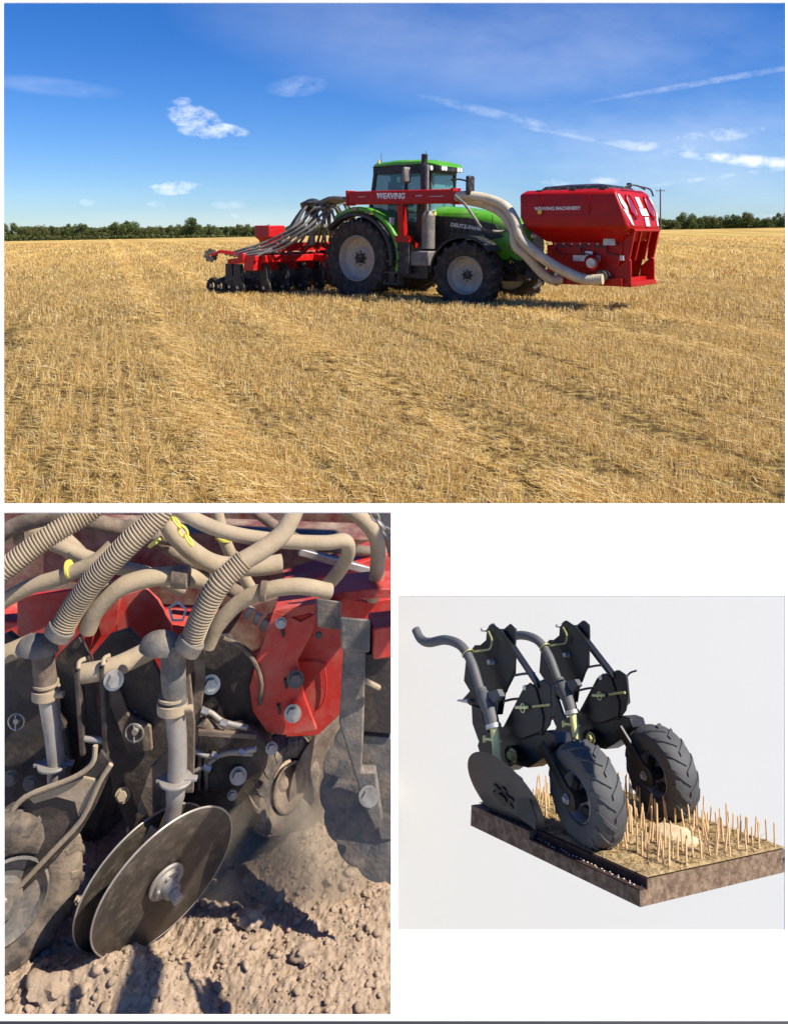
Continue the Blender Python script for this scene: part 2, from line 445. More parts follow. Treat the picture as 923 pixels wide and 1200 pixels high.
def straw_mat(name, stops, soften=0.0):
    m = bpy.data.materials.new(name); m.use_nodes = True
    nt = m.node_tree; N = nt.nodes; L = nt.links.new; b = N['Principled BSDF']; b.inputs['Roughness'].default_value = .75; b.inputs['Specular IOR Level'].default_value = .25
    g = N.new('ShaderNodeNewGeometry'); r = N.new('ShaderNodeValToRGB'); L(g.outputs['Random Per Island'], r.inputs[0]); e = r.color_ramp.elements
    while len(e) < len(stops): e.new(.5)
    for k, (p, c) in enumerate(stops): e[k].position = p; e[k].color = (*c, 1)
    L(r.outputs[0], b.inputs['Base Color'])
    tr = N.new('ShaderNodeBsdfTranslucent'); L(r.outputs[0], tr.inputs[0]); mx = N.new('ShaderNodeMixShader'); mx.inputs[0].default_value = .3
    out = N['Material Output']; L(b.outputs[0], mx.inputs[1]); L(tr.outputs[0], mx.inputs[2]); L(mx.outputs[0], out.inputs[0]); return m
M['straw'] = straw_mat('straw', [(0, (.30, .15, .035)), (.2, (.58, .35, .09)), (.5, (.78, .54, .18)), (.8, (.86, .65, .28)), (1, (.90, .78, .48))])
def vn(a, b, f):
    a = a * f; b = b * f; i = np.floor(a).astype(int); j = np.floor(b).astype(int); u = a - i; w = b - j; u = u * u * (3 - 2 * u); w = w * w * (3 - 2 * w)
    def hsh(p, q): x = np.sin(p * 127.1 + q * 311.7) * 43758.5453; return x - np.floor(x)
    return (hsh(i, j) * (1 - u) + hsh(i + 1, j) * u) * (1 - w) + (hsh(i, j + 1) * (1 - u) + hsh(i + 1, j + 1) * u) * w
def blades(zones, seed=3):
    rng = np.random.default_rng(seed); V = []; n0 = 0
    rd = np.array([-.34, 1.0]); rd /= np.linalg.norm(rd); pr = np.array([rd[1], -rd[0]])
    for (y0, y1, dens, h0, h1, w, flat) in zones:
        area = (y1 - y0) * ((y0 + y1) / 2 * .96 + 1.2); n = int(area * dens)
        y = rng.uniform(y0 ** 2, y1 ** 2, n) ** .5 if y0 > 6 else rng.uniform(y0, y1, n)
        x = (rng.uniform(-1, 1, n)) * (y * .48 + .6)
        s = x * pr[0] + y * pr[1]; t = x * rd[0] + y * rd[1]
        isf = rng.random(n) < flat
        row = np.round(s / .14) * .14 + rng.normal(0, .022, n); s2 = np.where(isf, s, row)
        # clumping along the row and worn wheel tracks
        w0 = np.floor((s2 + .35) / 6.2) * 6.2 - .35; pick = isf & (rng.random(n) < .34)
        s2 = np.where(pick, w0 + np.where(rng.random(n) < .5, 1.2, 2.9) + rng.normal(0, .16, n), s2)
        clump = np.sin(t * 7.3 + np.sin(s2 * 19) * 3) + np.sin(t * 2.9 + s2 * 5.1) + rng.normal(0, .8, n)
        track = (np.abs(((s2 + .35) % 3.4) - 1.2) < .16) | (np.abs(((s2 + .35) % 3.4) - 2.6) < .10)
        tf = vn(s2 * 3.2, t * .9, 1.6) * .6 + vn(s2 * 2 + 9, t * .35, 1.0) * .4; tf2 = vn(s2 * 1.4, t, 8.0)
        bare = (tf < .40) & (tf2 < .58)
        w1 = (s2 + .35) % 6.2; pale = (np.abs(w1 - 1.2) < .26) | (np.abs(w1 - 2.9) < .26)
        track = (np.abs(w1 - 4.4) < .10) | (np.abs(w1 - 5.3) < .07)
        keep = isf | ((clump > -1.1) & ~(track & (rng.random(n) < .8)) & ~(pale & (rng.random(n) < .7)))
        keep &= ~(bare & (rng.random(n) < .86)); keep &= ~(isf & track & (rng.random(n) < .6))
        s2, t, isf, track, tf = s2[keep], t[keep], isf[keep], track[keep], tf[keep]; n = len(s2)
        X = s2 * pr[0] + t * rd[0]; Yv = s2 * pr[1] + t * rd[1]
        Z = np.array([zfield(float(a), float(b)) for a, b in zip(X, Yv)])
        h = rng.uniform(h0, h1, n) * np.where(track, .5, 1) * (.5 + .9 * tf)
        az = rng.uniform(0, 2 * np.pi, n); tilt = np.where(isf, rng.uniform(1.25, 1.5, n), np.abs(rng.normal(0, .5, n)))
        h = np.where(isf, h * rng.uniform(.7, 1.6, n), h)
        D = np.stack([np.sin(tilt) * np.cos(az), np.sin(tilt) * np.sin(az), np.cos(tilt)], 1)
        ww = w * rng.uniform(.6, 1.4, n); fa = rng.uniform(0, np.pi, n)
        S = np.stack([np.cos(fa), np.sin(fa) * .4, np.zeros(n)], 1); S = np.where(isf[:, None], np.cross(D, [0, 0, 1.0]) + np.array([0, 0, .3]), S)
        S /= np.linalg.norm(S, axis=1)[:, None]
        B = np.stack([X, Yv, Z + np.where(isf, rng.uniform(.005, .06, n), -.01)], 1)
        T = B + D * h[:, None]
        W = S * (ww / 2)[:, None]
        q = np.stack([B - W, B + W, T + W * .7, T - W * .7], 1).reshape(-1, 3)
        V.append(q); n0 += n
    V = np.concatenate(V); Fc = np.arange(len(V)).reshape(-1, 4)
    return V, Fc
V, Fc = blades([(4.35, 7.5, 7600, .04, .105, .0030, .30), (7.5, 13, 2700, .05, .12, .0046, .30), (13, 24, 640, .07, .15, .009, .32), (24, 45, 110, .08, .16, .02, .3), (45, 90, 20, .09, .17, .04, .25)])
tag(nparr('stubble', V, Fc, M['straw']), 'golden cut cereal stubble and loose straw covering the field', 'stubble', kind='stuff')

# ------------------------------------------------------------------ trees, hedge and pole on the skyline
def leafmat(name, c1, c2):
    m = straw_mat(name, [(0, c1), (1, c2)]); return m
LEAF = [leafmat('leaf_dark', (.07, .095, .025), (.16, .185, .055)), leafmat('leaf_mid', (.085, .105, .025), (.19, .20, .06)), leafmat('leaf_olive', (.085, .095, .025), (.18, .18, .06))]
M['bark'] = pm('bark', (.07, .055, .04), (.04, .03, .022), 4, rough=.95)
def crown_mesh(seed, h, r, mat, n=2400, leaf=.30):
    rng = np.random.default_rng(seed)
    k = 9; cen = np.stack([rng.normal(0, r * .42, k), rng.normal(0, r * .42, k), rng.uniform(h * .32, h * .86, k)], 1)
    rad = rng.uniform(r * .34, r * .62, k); rad *= np.clip(1.25 - cen[:, 2] / h * .6, .5, 1.1)
    i = rng.integers(0, k, n); d = rng.normal(0, 1, (n, 3)); d /= np.linalg.norm(d, axis=1)[:, None]
    p = cen[i] + d * (rad[i] * rng.uniform(.55, 1.08, n))[:, None]; p[:, 2] = np.maximum(p[:, 2], h * .12)
    a = rng.normal(0, 1, (n, 3)); a /= np.linalg.norm(a, axis=1)[:, None]; b = np.cross(a, d + .01); b /= np.linalg.norm(b, axis=1)[:, None]
    s = (leaf * rng.uniform(.5, 1.2, n))[:, None]
    V = np.stack([p - a * s, p + b * s * .6, p + a * s, p - b * s * .6], 1).reshape(-1, 3)
    o = nparr('crown', V, np.arange(len(V)).reshape(-1, 4), mat); return o
def tree(kind, x, y, z, s, label, group, lib={}):
    if kind not in lib:
        h = 8.6; t = thing('tree', label, 'tree', group=group)
        c = crown_mesh(11 + kind * 7, h, (3.9, 3.2, 4.6, 3.4)[kind % 4], LEAF[(0, 1, 2, 0)[kind % 4]]); c.parent = t
        mb = MB(); mb.tube([(0, 0, -1), (.05, 0, 1.5), (-.1, .1, 4), (0, .2, 6)], [.32, .26, .2, .1], 8, 3)
        for a in range(4): mb.tube([(0, 0, 2.2 + a * .5), (math.cos(a * 1.7) * .9, math.sin(a * 1.7) * .9, 3.6 + a * .5), (math.cos(a * 1.7) * 1.8, math.sin(a * 1.7) * 1.8, 4.6 + a * .6)], [.14, .1, .05], 6, 2)
        mb.build('trunk', M['bark'], t); lib[kind] = t; r = t
    else:
        src = lib[kind]; r = src.copy(); COL.objects.link(r)
        for ch in src.children:
            d = ch.copy(); COL.objects.link(d); d.parent = r
    r.location = (x, y, z); r.scale = (s * random.uniform(.9, 1.15), s, s * random.uniform(.92, 1.08)); r.rotation_euler = (0, 0, random.uniform(0, 6.28))
    tag(r, label, 'tree', group); return r
KN = ['dark green rounded tree in the far tree line left of the machine', 'mid green tree in the far tree line left of the machine', 'olive spreading tree in the far tree line left of the machine', 'dark narrow tree in the far tree line left of the machine']
KR = [k.replace('left of the machine', 'at the right edge') for k in KN]
def rowz(py, Y): return CH - (py - HZ) / F * Y
px = -30
while px < 440:
    Y = random.uniform(400, 450); k = random.randrange(4)
    top = 262 + random.choice([-5, -2, -1, 0, 1, 2, 4]) + random.uniform(-1, 1) - (4 if 215 < px < 240 else 0); base = 282
    s = (base - top) / F * Y / 8.6 * 1.0
    tree(k, (px - HX) / F * Y, Y, rowz(base, Y), s, KN[k], 'trees along the left skyline')
    px += random.uniform(7, 13)
px = 763
while px < 990:
    Y = random.uniform(300, 330); k = random.randrange(4)
    if not (772 < px < 786):
        top = (258 if px < 800 else 252 if px < 880 else 254) + random.uniform(-2, 3); base = 273
        s = (base - top) / F * Y / 8.6 * 1.1
        tree(k, (px - HX) / F * Y, Y, rowz(base, Y), s, KR[k], 'trees along the right skyline')
    px += random.uniform(7, 12)
def hedge(name, x0, x1, Y, ztop, zbot, dep, n, mat, label, leaf=.45):
    rng = np.random.default_rng(int(Y)); p = np.stack([rng.uniform(x0, x1, n), Y + rng.uniform(-dep, dep, n), zbot + (ztop - zbot) * rng.random(n) ** .7], 1)
    p[:, 2] += .25 * np.sin(p[:, 0] * .21) + .2 * np.sin(p[:, 0] * .067 + 2)
    a = rng.normal(0, 1, (n, 3)); a /= np.linalg.norm(a, axis=1)[:, None]; b = np.cross(a, rng.normal(0, 1, (n, 3))); b /= np.linalg.norm(b, axis=1)[:, None]
    s = (leaf * rng.uniform(.5, 1.3, n))[:, None]
    V = np.stack([p - a * s, p + b * s * .7, p + a * s, p - b * s * .7], 1).reshape(-1, 3)
    tag(nparr(name, V, np.arange(len(V)).reshape(-1, 4), mat), label, 'hedge', kind='stuff')
hedge('hedgerow', -190, -4, 380, rowz(275.5, 380), rowz(285, 380) - 1, 1.6, 9000, LEAF[2], 'pale olive hedgerow in front of the left trees', .5)
hedge('woodland_edge', -200, 10, 460, rowz(266.5, 460), rowz(286, 460), 2.5, 16000, LEAF[0], 'dark woodland mass filling the gaps behind the left trees', .8)
hedge('woodland_edge', 102, 180, 335, rowz(258, 335), rowz(275, 335), 2, 8000, LEAF[1], 'dark woodland mass filling the gaps behind the right trees', .7)
def pole(px, top, base, Y, label, r=.17):
    t = thing('utility_pole', label, 'utility pole', ((px - HX) / F * Y, Y, rowz(base, Y)))
    h = (base - top) / F * Y
    MB().cyl((0, 0, -1), (0, 0, h), r * 1.15, r * .8, 10).build('pole', M['wood'], t)
    mb = MB(); mb.box((0, 0, h - .45), (2.0, .14, .16)); mb.build('crossarm', M['wood'], t)
    for x in (-.9, 0, .9): MB().cyl((x, 0, h - .36), (x, 0, h - .1), .06, .04, 8).build('insulator', M['silver'], t)
pole(773.5, 221, 273, 190, 'grey wooden utility pole standing beyond the red front tank')
pole(350, 257, 279, 330, 'small distant utility pole rising over the seed drill')

# ------------------------------------------------------------------ tractor
PHI = R_(37); TO = Vector((-.245, 19.77, .09)); TS = .96; TROT = (0, 0, -PHI)
TX = Vector((math.cos(PHI), -math.sin(PHI), 0)); TY = Vector((math.sin(PHI), math.cos(PHI), 0))
def T(px, py, y):
    d = Vector(((px - HX) / F, 1, -(py - HZ) / F)); c = Vector((0, 0, CH)); k = (y * TS + TY.dot(TO - c)) / TY.dot(d); q = (c + d * k - TO) / TS
    return Vector((q.dot(TX), y, q.z))
def tyre(mb, Rr, W, rr, nl, lh, c=(0, 0, 0), seg=56):
    h = W / 2
    prof = [(rr, -h * .72), (rr * 1.06, -h * .82), ((rr + Rr) / 2, -h), (Rr * .93, -h * .93), (Rr * .985, -h * .74), (Rr, -h * .3), (Rr, h * .3), (Rr * .985, h * .74), (Rr * .93, h * .93), ((rr + Rr) / 2, h), (rr * 1.06, h * .82), (rr, h * .72)]
    mb.lathe(prof, c, (0, 1, 0), seg); c = Vector(c)
    for k in range(nl):
        for sd in (-1, 1):
            a0 = 2 * math.pi * (k + (.5 if sd > 0 else 0)) / nl; da = .62 * math.pi * 2 / nl; hw = .17 * 2 * math.pi / nl
            secs = []
            for (f_, y, r) in ((0, -.03 * W, Rr), (.55, .62 * h, Rr * .995), (1.0, .97 * h, Rr * .955), (1.15, 1.0 * h, Rr * .86)):
                a = a0 - f_ * da; yy2 = sd * y; lo, hi = r - .02 * Rr, r + lh * (1 if f_ < 1.1 else .25)
                q = []
                for aa, rad in ((a - hw, lo), (a + hw, lo), (a + hw * .8, hi), (a - hw * .8, hi)):
                    q.append(c + Vector((math.cos(aa) * rad, yy2, math.sin(aa) * rad)))
                secs.append(q)
            mb.loft(secs)
def big_wheel(par, loc, Rr, W, rr, nl, lh, rotz=0, side=-1):
    w = thing('wheel', None, None, loc, (0, 0, rotz), parent=par); w.scale = (1, 1, 1 / .975)
    mb = MB(); tyre(mb, Rr, W, rr, nl, lh); mb.build('tyre', M['tyre'], w)
    s = side; h = W / 2
    mb = MB(); mb.lathe([(rr * 1.02, s * h * .74), (rr * .97, s * h * .80), (rr * .93, s * h * .6), (rr * .88, s * h * .25), (rr * .55, s * h * .05), (rr * .34, s * h * .22), (rr * .3, s * h * .2), (0, s * h * .2)], (0, 0, 0), (0, 1, 0), 40)
    mb.lathe([(rr * 1.02, -s * h * .74), (rr * .9, -s * h * .5), (0, -s * h * .3)], (0, 0, 0), (0, 1, 0), 32)
    mb.build('rim', M['rimgrey'], w)
    mb = MB(); mb.cyl((0, 0, 0), (0, s * h * .5, 0), rr * .24, rr * .2, 20)
    for k in range(8):
        a = k * math.pi / 4; mb.cyl((math.cos(a) * rr * .3, s * h * .18, math.sin(a) * rr * .3), (math.cos(a) * rr * .3, s * h * .34, math.sin(a) * rr * .3), rr * .035, n=6)
    mb.build('hub', M['chassis'], w); return w
tr = thing('tractor', 'green tractor with black cab and big lugged tyres on the stubble', 'tractor', tuple(TO), (0, R_(.8), -PHI)); tr.scale = (TS, TS, TS * .975)
big_wheel(tr, (.12, -.95, .93), .90, .62, .52, 20, .05)
big_wheel(tr, (.12, .95, .93), .90, .62, .52, 20, .05, side=1)
big_wheel(tr, (3.0, -.95, .66), .70, .54, .40, 18, .045, R_(8))
big_wheel(tr, (3.0, .95, .66), .70, .54, .40, 18, .045, R_(8), side=1)
# chassis, axles
mb = MB(); mb.box((1.5, 0, .85), (3.4, .5, .5)); mb.box((3.2, 0, .75), (1.2, .62, .45)); mb.cyl((.12, -.75, .93), (.12, .75, .93), .2, n=16); mb.cyl((3, -.75, .66), (3, .75, .66), .13, n=12)
mb.box((3.95, 0, .85), (.5, .5, .35)); mb.box((4.25, 0, .7), (.35, .9, .16)); mb.beam((4.3, -.4, .7), (4.8, -.42, .55), .09, .12); mb.beam((4.3, .4, .7), (4.8, .42, .55), .09, .12); mb.beam((4.2, 0, 1.1), (4.9, 0, 1.15), .07, .07)
mb.build('chassis', M['chassis'], tr)
mb = MB(); mb.box((1.55, -.78, .78), (.9, .42, .55)); mb.box((1.0, -.95, .62), (.34, .34, .5)); mb.build('fuel_tank', M['black'], tr, bevel=.03)
mb = MB(); mb.box((1.75, -.92, .98), (.62, .34, .34)); mb.build('tool_box', M['exhaust'], tr, bevel=.03)
mb = MB()
for k in range(4): mb.box((1.12, -1.08, .38 + k * .26), (.42, .24, .04))
mb.beam((.93, -1.15, .36), (.93, -1.1, 1.2), .04, .05, (1, 0, 0)); mb.beam((1.31, -1.15, .36), (1.31, -1.1, 1.2), .04, .05, (1, 0, 0)); mb.build('access_steps', M['chassis'], tr)
# hood
def hsec(x, hw, zt, zb, crown=.06):
    return [(x, -hw, zb), (x, -hw, (zb + zt) / 2), (x, -hw * .97, zt - .14), (x, -hw * .82, zt - .03), (x, -hw * .4, zt + crown * .7), (x, 0, zt + crown), (x, hw * .4, zt + crown * .7), (x, hw * .82, zt - .03), (x, hw * .97, zt - .14), (x, hw, (zb + zt) / 2), (x, hw, zb)]
mb = MB(); mb.loft([hsec(1.75, .46, 2.12, 1.62), hsec(2.4, .46, 2.09, 1.58), hsec(3.1, .44, 2.0, 1.42), hsec(3.7, .42, 1.86, 1.15), hsec(4.0, .38, 1.72, 1.0), hsec(4.12, .30, 1.5, 1.02, .02)]); mb.build('hood', M['green'], tr)
mb = MB(); mb.prism([(1.8, -.475, 1.95), (2.7, -.475, 1.90), (3.35, -.475, 1.76), (3.55, -.475, 1.5), (3.2, -.475, 1.42), (2.5, -.475, 1.5), (1.8, -.475, 1.5)], (0, .95, 0)); mb.box((2.35, 0, 1.32), (1.1, .86, .42)); mb.build('engine_side_panel', M['black'], tr)
mb = MB(); mb.prism([(3.3, -.46, 1.42), (3.95, -.46, 1.28), (4.0, -.46, 1.0), (3.35, -.46, 1.0)], (0, .92, 0)); mb.prism([(2.35, -.49, 1.46), (3.1, -.49, 1.52), (3.1, -.49, 1.44), (2.35, -.49, 1.38)], (0, .03, 0)); mb.build('lower_hood_panel', M['green'], tr)
mb = MB(); mb.box((4.1, 0, 1.32), (.06, .5, .42)); mb.build('grille', M['black'], tr)
for s in (-1, 1):
    MB().box((4.12, s * .2, 1.52), (.07, .14, .09)).build('headlight', M['white'], tr, bevel=.02)
text('hood_lettering', 'DEUTZ-FAHR', .115, M['white'], tr, (2.62, -.484, 1.70), (R_(90), R_(7), 0), bold=.004, sx=1.15)
# cab
def zroof(t): return 3.12 + .08 * math.sin(math.pi * t)
A_, B_, C_, D_ = (.05, 2.98), (2.3, 2.98), (2.12, 1.75), (-.12, 1.75)
for s in (-1, 1):
    mb = MB(); y = s * .74
    mb.beam((-.12, y, 1.72), (.12, y, 3.0), .10, .09, (1, 0, 0)); mb.beam((1.18, y, 1.65), (1.22, y, 3.0), .08, .08, (1, 0, 0))
    mb.beam((1.95, y * .93, 1.65), (2.02, y * .93, 3.0), .08, .09, (1, 0, 0)); mb.beam((.1, y, 2.97), (2.02, y * .93, 2.97), .08, .1); mb.beam((-.12, y, 1.75), (1.95, y * .93, 1.75), .08, .1)
    mb.build('cab_pillar', M['black'], tr)
mb = MB(); mb.beam((.1, -.7, 2.97), (.1, .7, 2.97), .1, .1); mb.beam((2.02, -.68, 2.97), (2.02, .68, 2.97), .1, .1); mb.beam((-.12, -.7, 1.75), (-.12, .7, 1.75), .1, .1); mb.build('cab_frame', M['black'], tr)
mb = MB()
for s in (-1, 1):
    mb.hexa([(-.1, s * .73, 1.78), (1.95, s * .69, 1.78), (2.0, s * .69, 2.95), (.1, s * .73, 2.95), (-.1, s * .72, 1.78), (1.95, s * .68, 1.78), (2.0, s * .68, 2.95), (.1, s * .72, 2.95)])
mb.box((2.0, 0, 2.36), (.01, 1.3, 1.15)); mb.hexa([(-.13, -.68, 1.8), (-.13, .68, 1.8), (.09, .68, 2.93), (.09, -.68, 2.93), (-.12, -.68, 1.8), (-.12, .68, 1.8), (.10, .68, 2.93), (.10, -.68, 2.93)])
mb.build('cab_glass', M['glass'], tr)
mb = MB()
def rsec(x, hw, zb, zt): return [(x, -hw, zb), (x, -hw, zt - .05), (x, -hw * .85, zt), (x, 0, zt + .03), (x, hw * .85, zt), (x, hw, zt - .05), (x, hw, zb)]
mb.loft([rsec(-.05, .68, 3.09, 3.15), rsec(.1, .8, 3.11, 3.20), rsec(.9, .84, 3.13, 3.25), rsec(1.7, .82, 3.13, 3.24), rsec(2.2, .74, 3.10, 3.18), rsec(2.32, .66, 3.08, 3.14)]); mb.build('cab_roof', M['green'], tr)
mb = MB(); mb.loft([rsec(-.03, .67, 2.98, 3.13), rsec(1.1, .83, 2.98, 3.19), rsec(2.30, .68, 2.98, 3.13)]); mb.build('roof_liner', M['black'], tr)
for p in ((2.28, -.52, 3.03), (2.28, -.36, 3.03), (2.28, .36, 3.03), (2.28, .52, 3.03), (2.06, -.78, 3.03)): MB().cyl(p, (p[0] + .07, p[1] - .02, p[2]), .055, n=14).build('work_light', M['white'], tr)
mb = MB(); mb.box((.55, 0, 2.0), (.55, .55, .14)); mb.box((.28, 0, 2.4), (.14, .52, .75)); mb.box((.27, 0, 2.85), (.1, .3, .2)); mb.box((.55, .38, 2.2), (.4, .12, .1)); mb.build('seat', M['dark'], tr, bevel=.04)
mb = MB(); mb.beam((1.45, 0, 1.8), (1.2, 0, 2.3), .08, .08, (0, 1, 0)); mb.box((1.6, 0, 1.9), (.4, .5, .4))
mb.tube([Vector((1.17, .21 * math.cos(a), 2.33 + .1 * math.sin(a))) + Vector((.19 * math.sin(a), 0, 0)) for a in [k * math.pi / 6 for k in range(12)]], .018, 6, 1, closed=True); mb.build('steering_wheel', M['dark'], tr)
mb = MB(); mb.box((.75, 0, 1.55), (1.9, 1.3, .42)); mb.build('cab_floor', M['black'], tr)
# fenders
def fender(x, zc, Rf, y0, y1, a0, a1, th, n=14):
    mb = MB(); secs = []
    for k in range(n + 1):
        a = a0 + (a1 - a0) * k / n; c_, s_ = math.cos(a), math.sin(a)
        secs.append([(x + c_ * Rf, y0, zc + s_ * Rf), (x + c_ * Rf, y1, zc + s_ * Rf), (x + c_ * (Rf + th), y1, zc + s_ * (Rf + th)), (x + c_ * (Rf + th), y0, zc + s_ * (Rf + th))])
    return mb.loft(secs)
for s in (-1, 1):
    fender(.12, .93, 1.10, s * .60, s * 1.16, R_(-14), R_(128), .12).build('rear_fender', M['green'], tr, bevel=.03)
    fender(.12, .93, .99, s * 1.06, s * 1.27, R_(-8), R_(140), .10).build('fender_edge', M['black'], tr, bevel=.02)
    fender(3.0, .66, .80, s * .68, s * 1.2, R_(40), R_(178), .05).build('front_fender', M['black'], tr, bevel=.015)
mb = MB(); mb.box((1.02, -1.05, 1.75), (.05, .12, .3)); mb.build('tail_marker', M['white'], tr)
# exhaust
mb = MB(); mb.cyl((1.72, -.80, 1.3), (1.72, -.80, 3.05), .085, .08, 16); mb.tube([(1.72, -.80, 3.0), (1.72, -.80, 3.2), (1.74, -.82, 3.34)], .07, 14, 4); mb.box((1.68, -.79, 2.0), (.2, .16, .9)); mb.build('exhaust_pipe', M['black'], tr)
mb = MB(); mb.cyl((1.9, -.88, 1.2), (1.9, -.88, 1.95), .15, .15, 20); mb.cyl((1.9, -.88, 1.95), (1.9, -.88, 2.05), .15, .08, 20); mb.build('exhaust_canister', M['exhaust'], tr)
mb = MB(); mb.beam((1.82, -.83, 2.0), (1.82, -.83, 3.1), .07, .06, (1, 0, 0)); mb.build('heat_shield', M['exhaust'], tr)
# small body details
for p, d_ in (((2.45, -.475, 1.99), (.9, .012, .012)), ((3.28, -.47, 1.72), (.012, .012, .5))): MB().box(p, d_).build('panel_gap', M['dark'], tr)
MB().box((1.35, -.80, 2.02), (.16, .03, .04)).build('door_handle', M['black'], tr)
MB().beam((1.05, -.79, 2.35), (1.1, -.79, 1.5), .03, .03, (1, 0, 0)).build('grab_rail', M['black'], tr)
MB().beam((2.04, -.1, 1.9), (2.04, .25, 2.5), .015, .015).build('wiper', M['black'], tr)
MB().box((.05, -1.18, 2.08), (.14, .02, .06)).build('reflector', M['redlight'], tr)
MB().box((.55, -1.19, 1.98), (.12, .02, .05)).build('reflector', M['yellow'], tr)
for k in range(5): MB().box((2.0 + k * .16, -.482, 1.60), (.10, .01, .10)).build('side_vent', M['dark'], tr)
for sx_ in (-1, 1): MB().box((2.1, sx_ * .62, 2.0), (.12, .12, .08)).build('indicator', M['yellow'], tr)
# mirrors, beacon, antenna
mb = MB(); mb.tube([T(527, 205, -.72), T(536, 204, -.9), T(546, 206, -1.15)], .02, 8, 3); mb.build('mirror_arm', M['chassis'], tr)
mb = MB(); q = T(549, 211, -1.2); mb.box(q, (.1, .24, .42)); mb.build('side_mirror', M['black'], tr, bevel=.04)
mb = MB(); q = T(474.5, 200, -1.0); mb.box(q, (.10, .24, .36)); mb.build('side_mirror', M['exhaust'], tr, bevel=.04)
mb = MB(); mb.tube([(1.3, -.75, 3.05), tuple(q + Vector((0, 0, .15)))], .015, 6, 1); mb.build('mirror_arm', M['black'], tr)
mb = MB(); mb.cyl((.15, -.5, 3.12), (.15, -.5, 3.45), .012, .006, 6); mb.cyl((1.3, .2, 3.25), (1.3, .2, 3.5), .012, .006, 6); mb.build('antenna', M['black'], tr)
mb = MB(); mb.cyl((.2, -.7, 3.15), (.2, -.7, 3.28), .045, .03, 10); mb.build('beacon', M['yellow'], tr)
# small hydraulic clutter at the front axle
mb = MB()
for k in range(10):
    x = 3.3 + random.random() * 1.0; mb.tube([(x, -.3 - random.random() * .2, 1.0 + random.random() * .2), (x + .2, -.5, .8 + random.random() * .2), (x + .3, -.35, .55 + random.random() * .2)], .018, 6, 3)
mb.build('hydraulic_hose', M['black'], tr)
MB().box((3.75, -.42, .98), (.1, .08, .12)).build('coupling_block', M['yellow'], tr)
CABM = Matrix.Translation((.16, -.14, 0)) @ Matrix.Diagonal((.80, .72, 1, 1))
for ch in tr.children:
    if ch.type == 'MESH' and ch.name.split('.')[0] in ('cab_pillar', 'cab_frame', 'cab_glass', 'cab_roof', 'roof_liner', 'work_light', 'seat', 'steering_wheel', 'cab_floor', 'wiper', 'indicator', 'beacon', 'antenna'): ch.data.transform(CABM)
# the folded-over air beam beside the cab
bt = thing('air_pipe_beam', 'long red steel air pipe housing running past the tractor cab', 'air pipe', tuple(TO), (0, 0, -PHI)); bt.scale = (TS,) * 3
mb = MB(); a, b = T(411, 232, -1.25), T(534, 233, -1.25); a.z -= .0; b.z += .06; d = (b - a); n_ = d.normalized()
mb.beam(a, b, .26, .30, (0, 0, 1)); mb.build('housing', M['red'], bt, bevel=.03)
mb = MB(); mb.beam(a - n_ * .03, a + n_ * .03, .3, .34); mb.beam(b - n_ * .03, b + n_ * .03, .3, .34); mb.beam(a.lerp(b, .35), a.lerp(b, .65) , .285, .05); mb.build('clamp', M['red'], bt)
p0 = T(470, 240, -1.2); mb = MB(); mb.beam(p0, (p0.x + .02, -1.15, 1.42), .13, .15, (1, 0, 0)); mb.box((p0.x + .02, -1.12, 1.36), (.36, .2, .14)); mb.beam((p0.x + .02, -1.12, 1.4), (p0.x + .02, -.7, 1.2), .12, .12); mb.build('support_post', M['red'], bt)
mb = MB(); mb.box((p0.x + .02, -1.1, .95), (.30, .12, .72)); mb.build('support_bracket', M['chassis'], bt)
text('pipe_lettering', 'WEAVING', .17, M['white'], bt, tuple(a.lerp(b, .44) + Vector((0, -.145, .02))), (R_(90), R_(1.6), 0), bold=.006, sx=1.0)
mb = MB(); c_ = a.lerp(b, .86); mb.box(c_ + Vector((0, -.134, .0)), (.36, .006, .012)); c_ = a.lerp(b, .7); mb.box(c_ + Vector((0, -.134, .02)), (.16, .006, .02)); c_ = a.lerp(b, .15); mb.box(c_ + Vector((0, -.134, .02)), (.2, .006, .012)); mb.build('decal', M['silver'], bt)
# cream air hoses
def hose_local(pts, r, lab, mat, grp=None):
    ps = [T(x, y, w) for x, y, w in pts]; mb = MB(); mb.tube(ps, r, 16, 8, corr=.05, camp=.03)
    o = mb.build('air_hose', mat, None); lo = o.location.copy()
    o.matrix_basis = Matrix.LocRotScale(TO, Matrix.Rotation(-PHI, 3, 'Z').to_quaternion(), Vector((TS,) * 3)) @ Matrix.Translation(lo)
    return tag(o, lab, 'hose', grp)
G_ = 'thick cream air hoses between tank and pipe'
hose_local([(530, 231, -1.3), (548, 229, -1.2), (572, 233, -1.1), (592, 242, -1.15), (603, 258, -1.3), (611, 280, -1.4), (630, 298, -1.4), (656, 315, -1.35), (684, 327, -1.3), (706, 327, -1.25)], .100, 'upper thick cream air hose sweeping down to the far end of the tank base', M['cream'], G_)
hose_local([(530, 233, -1.12), (548, 235, -1.0), (572, 241, -.95), (590, 252, -1.1), (601, 270, -1.25), (604, 288, -1.3), (616, 299, -1.3), (630, 315, -1.25), (644, 327, -1.15), (658, 328, -1.0)], .092, 'lower thick cream air hose ending under the near end of the tank', M['cream'], G_)
o = hose_local([(533, 229, -1.42), (545, 240, -1.45), (556, 255, -1.4), (566, 268, -1.3), (585, 271, -.9), (605, 268, -.7)], .028, 'thin dark cable looping from the pipe end across the bonnet', M['hosegrey'])

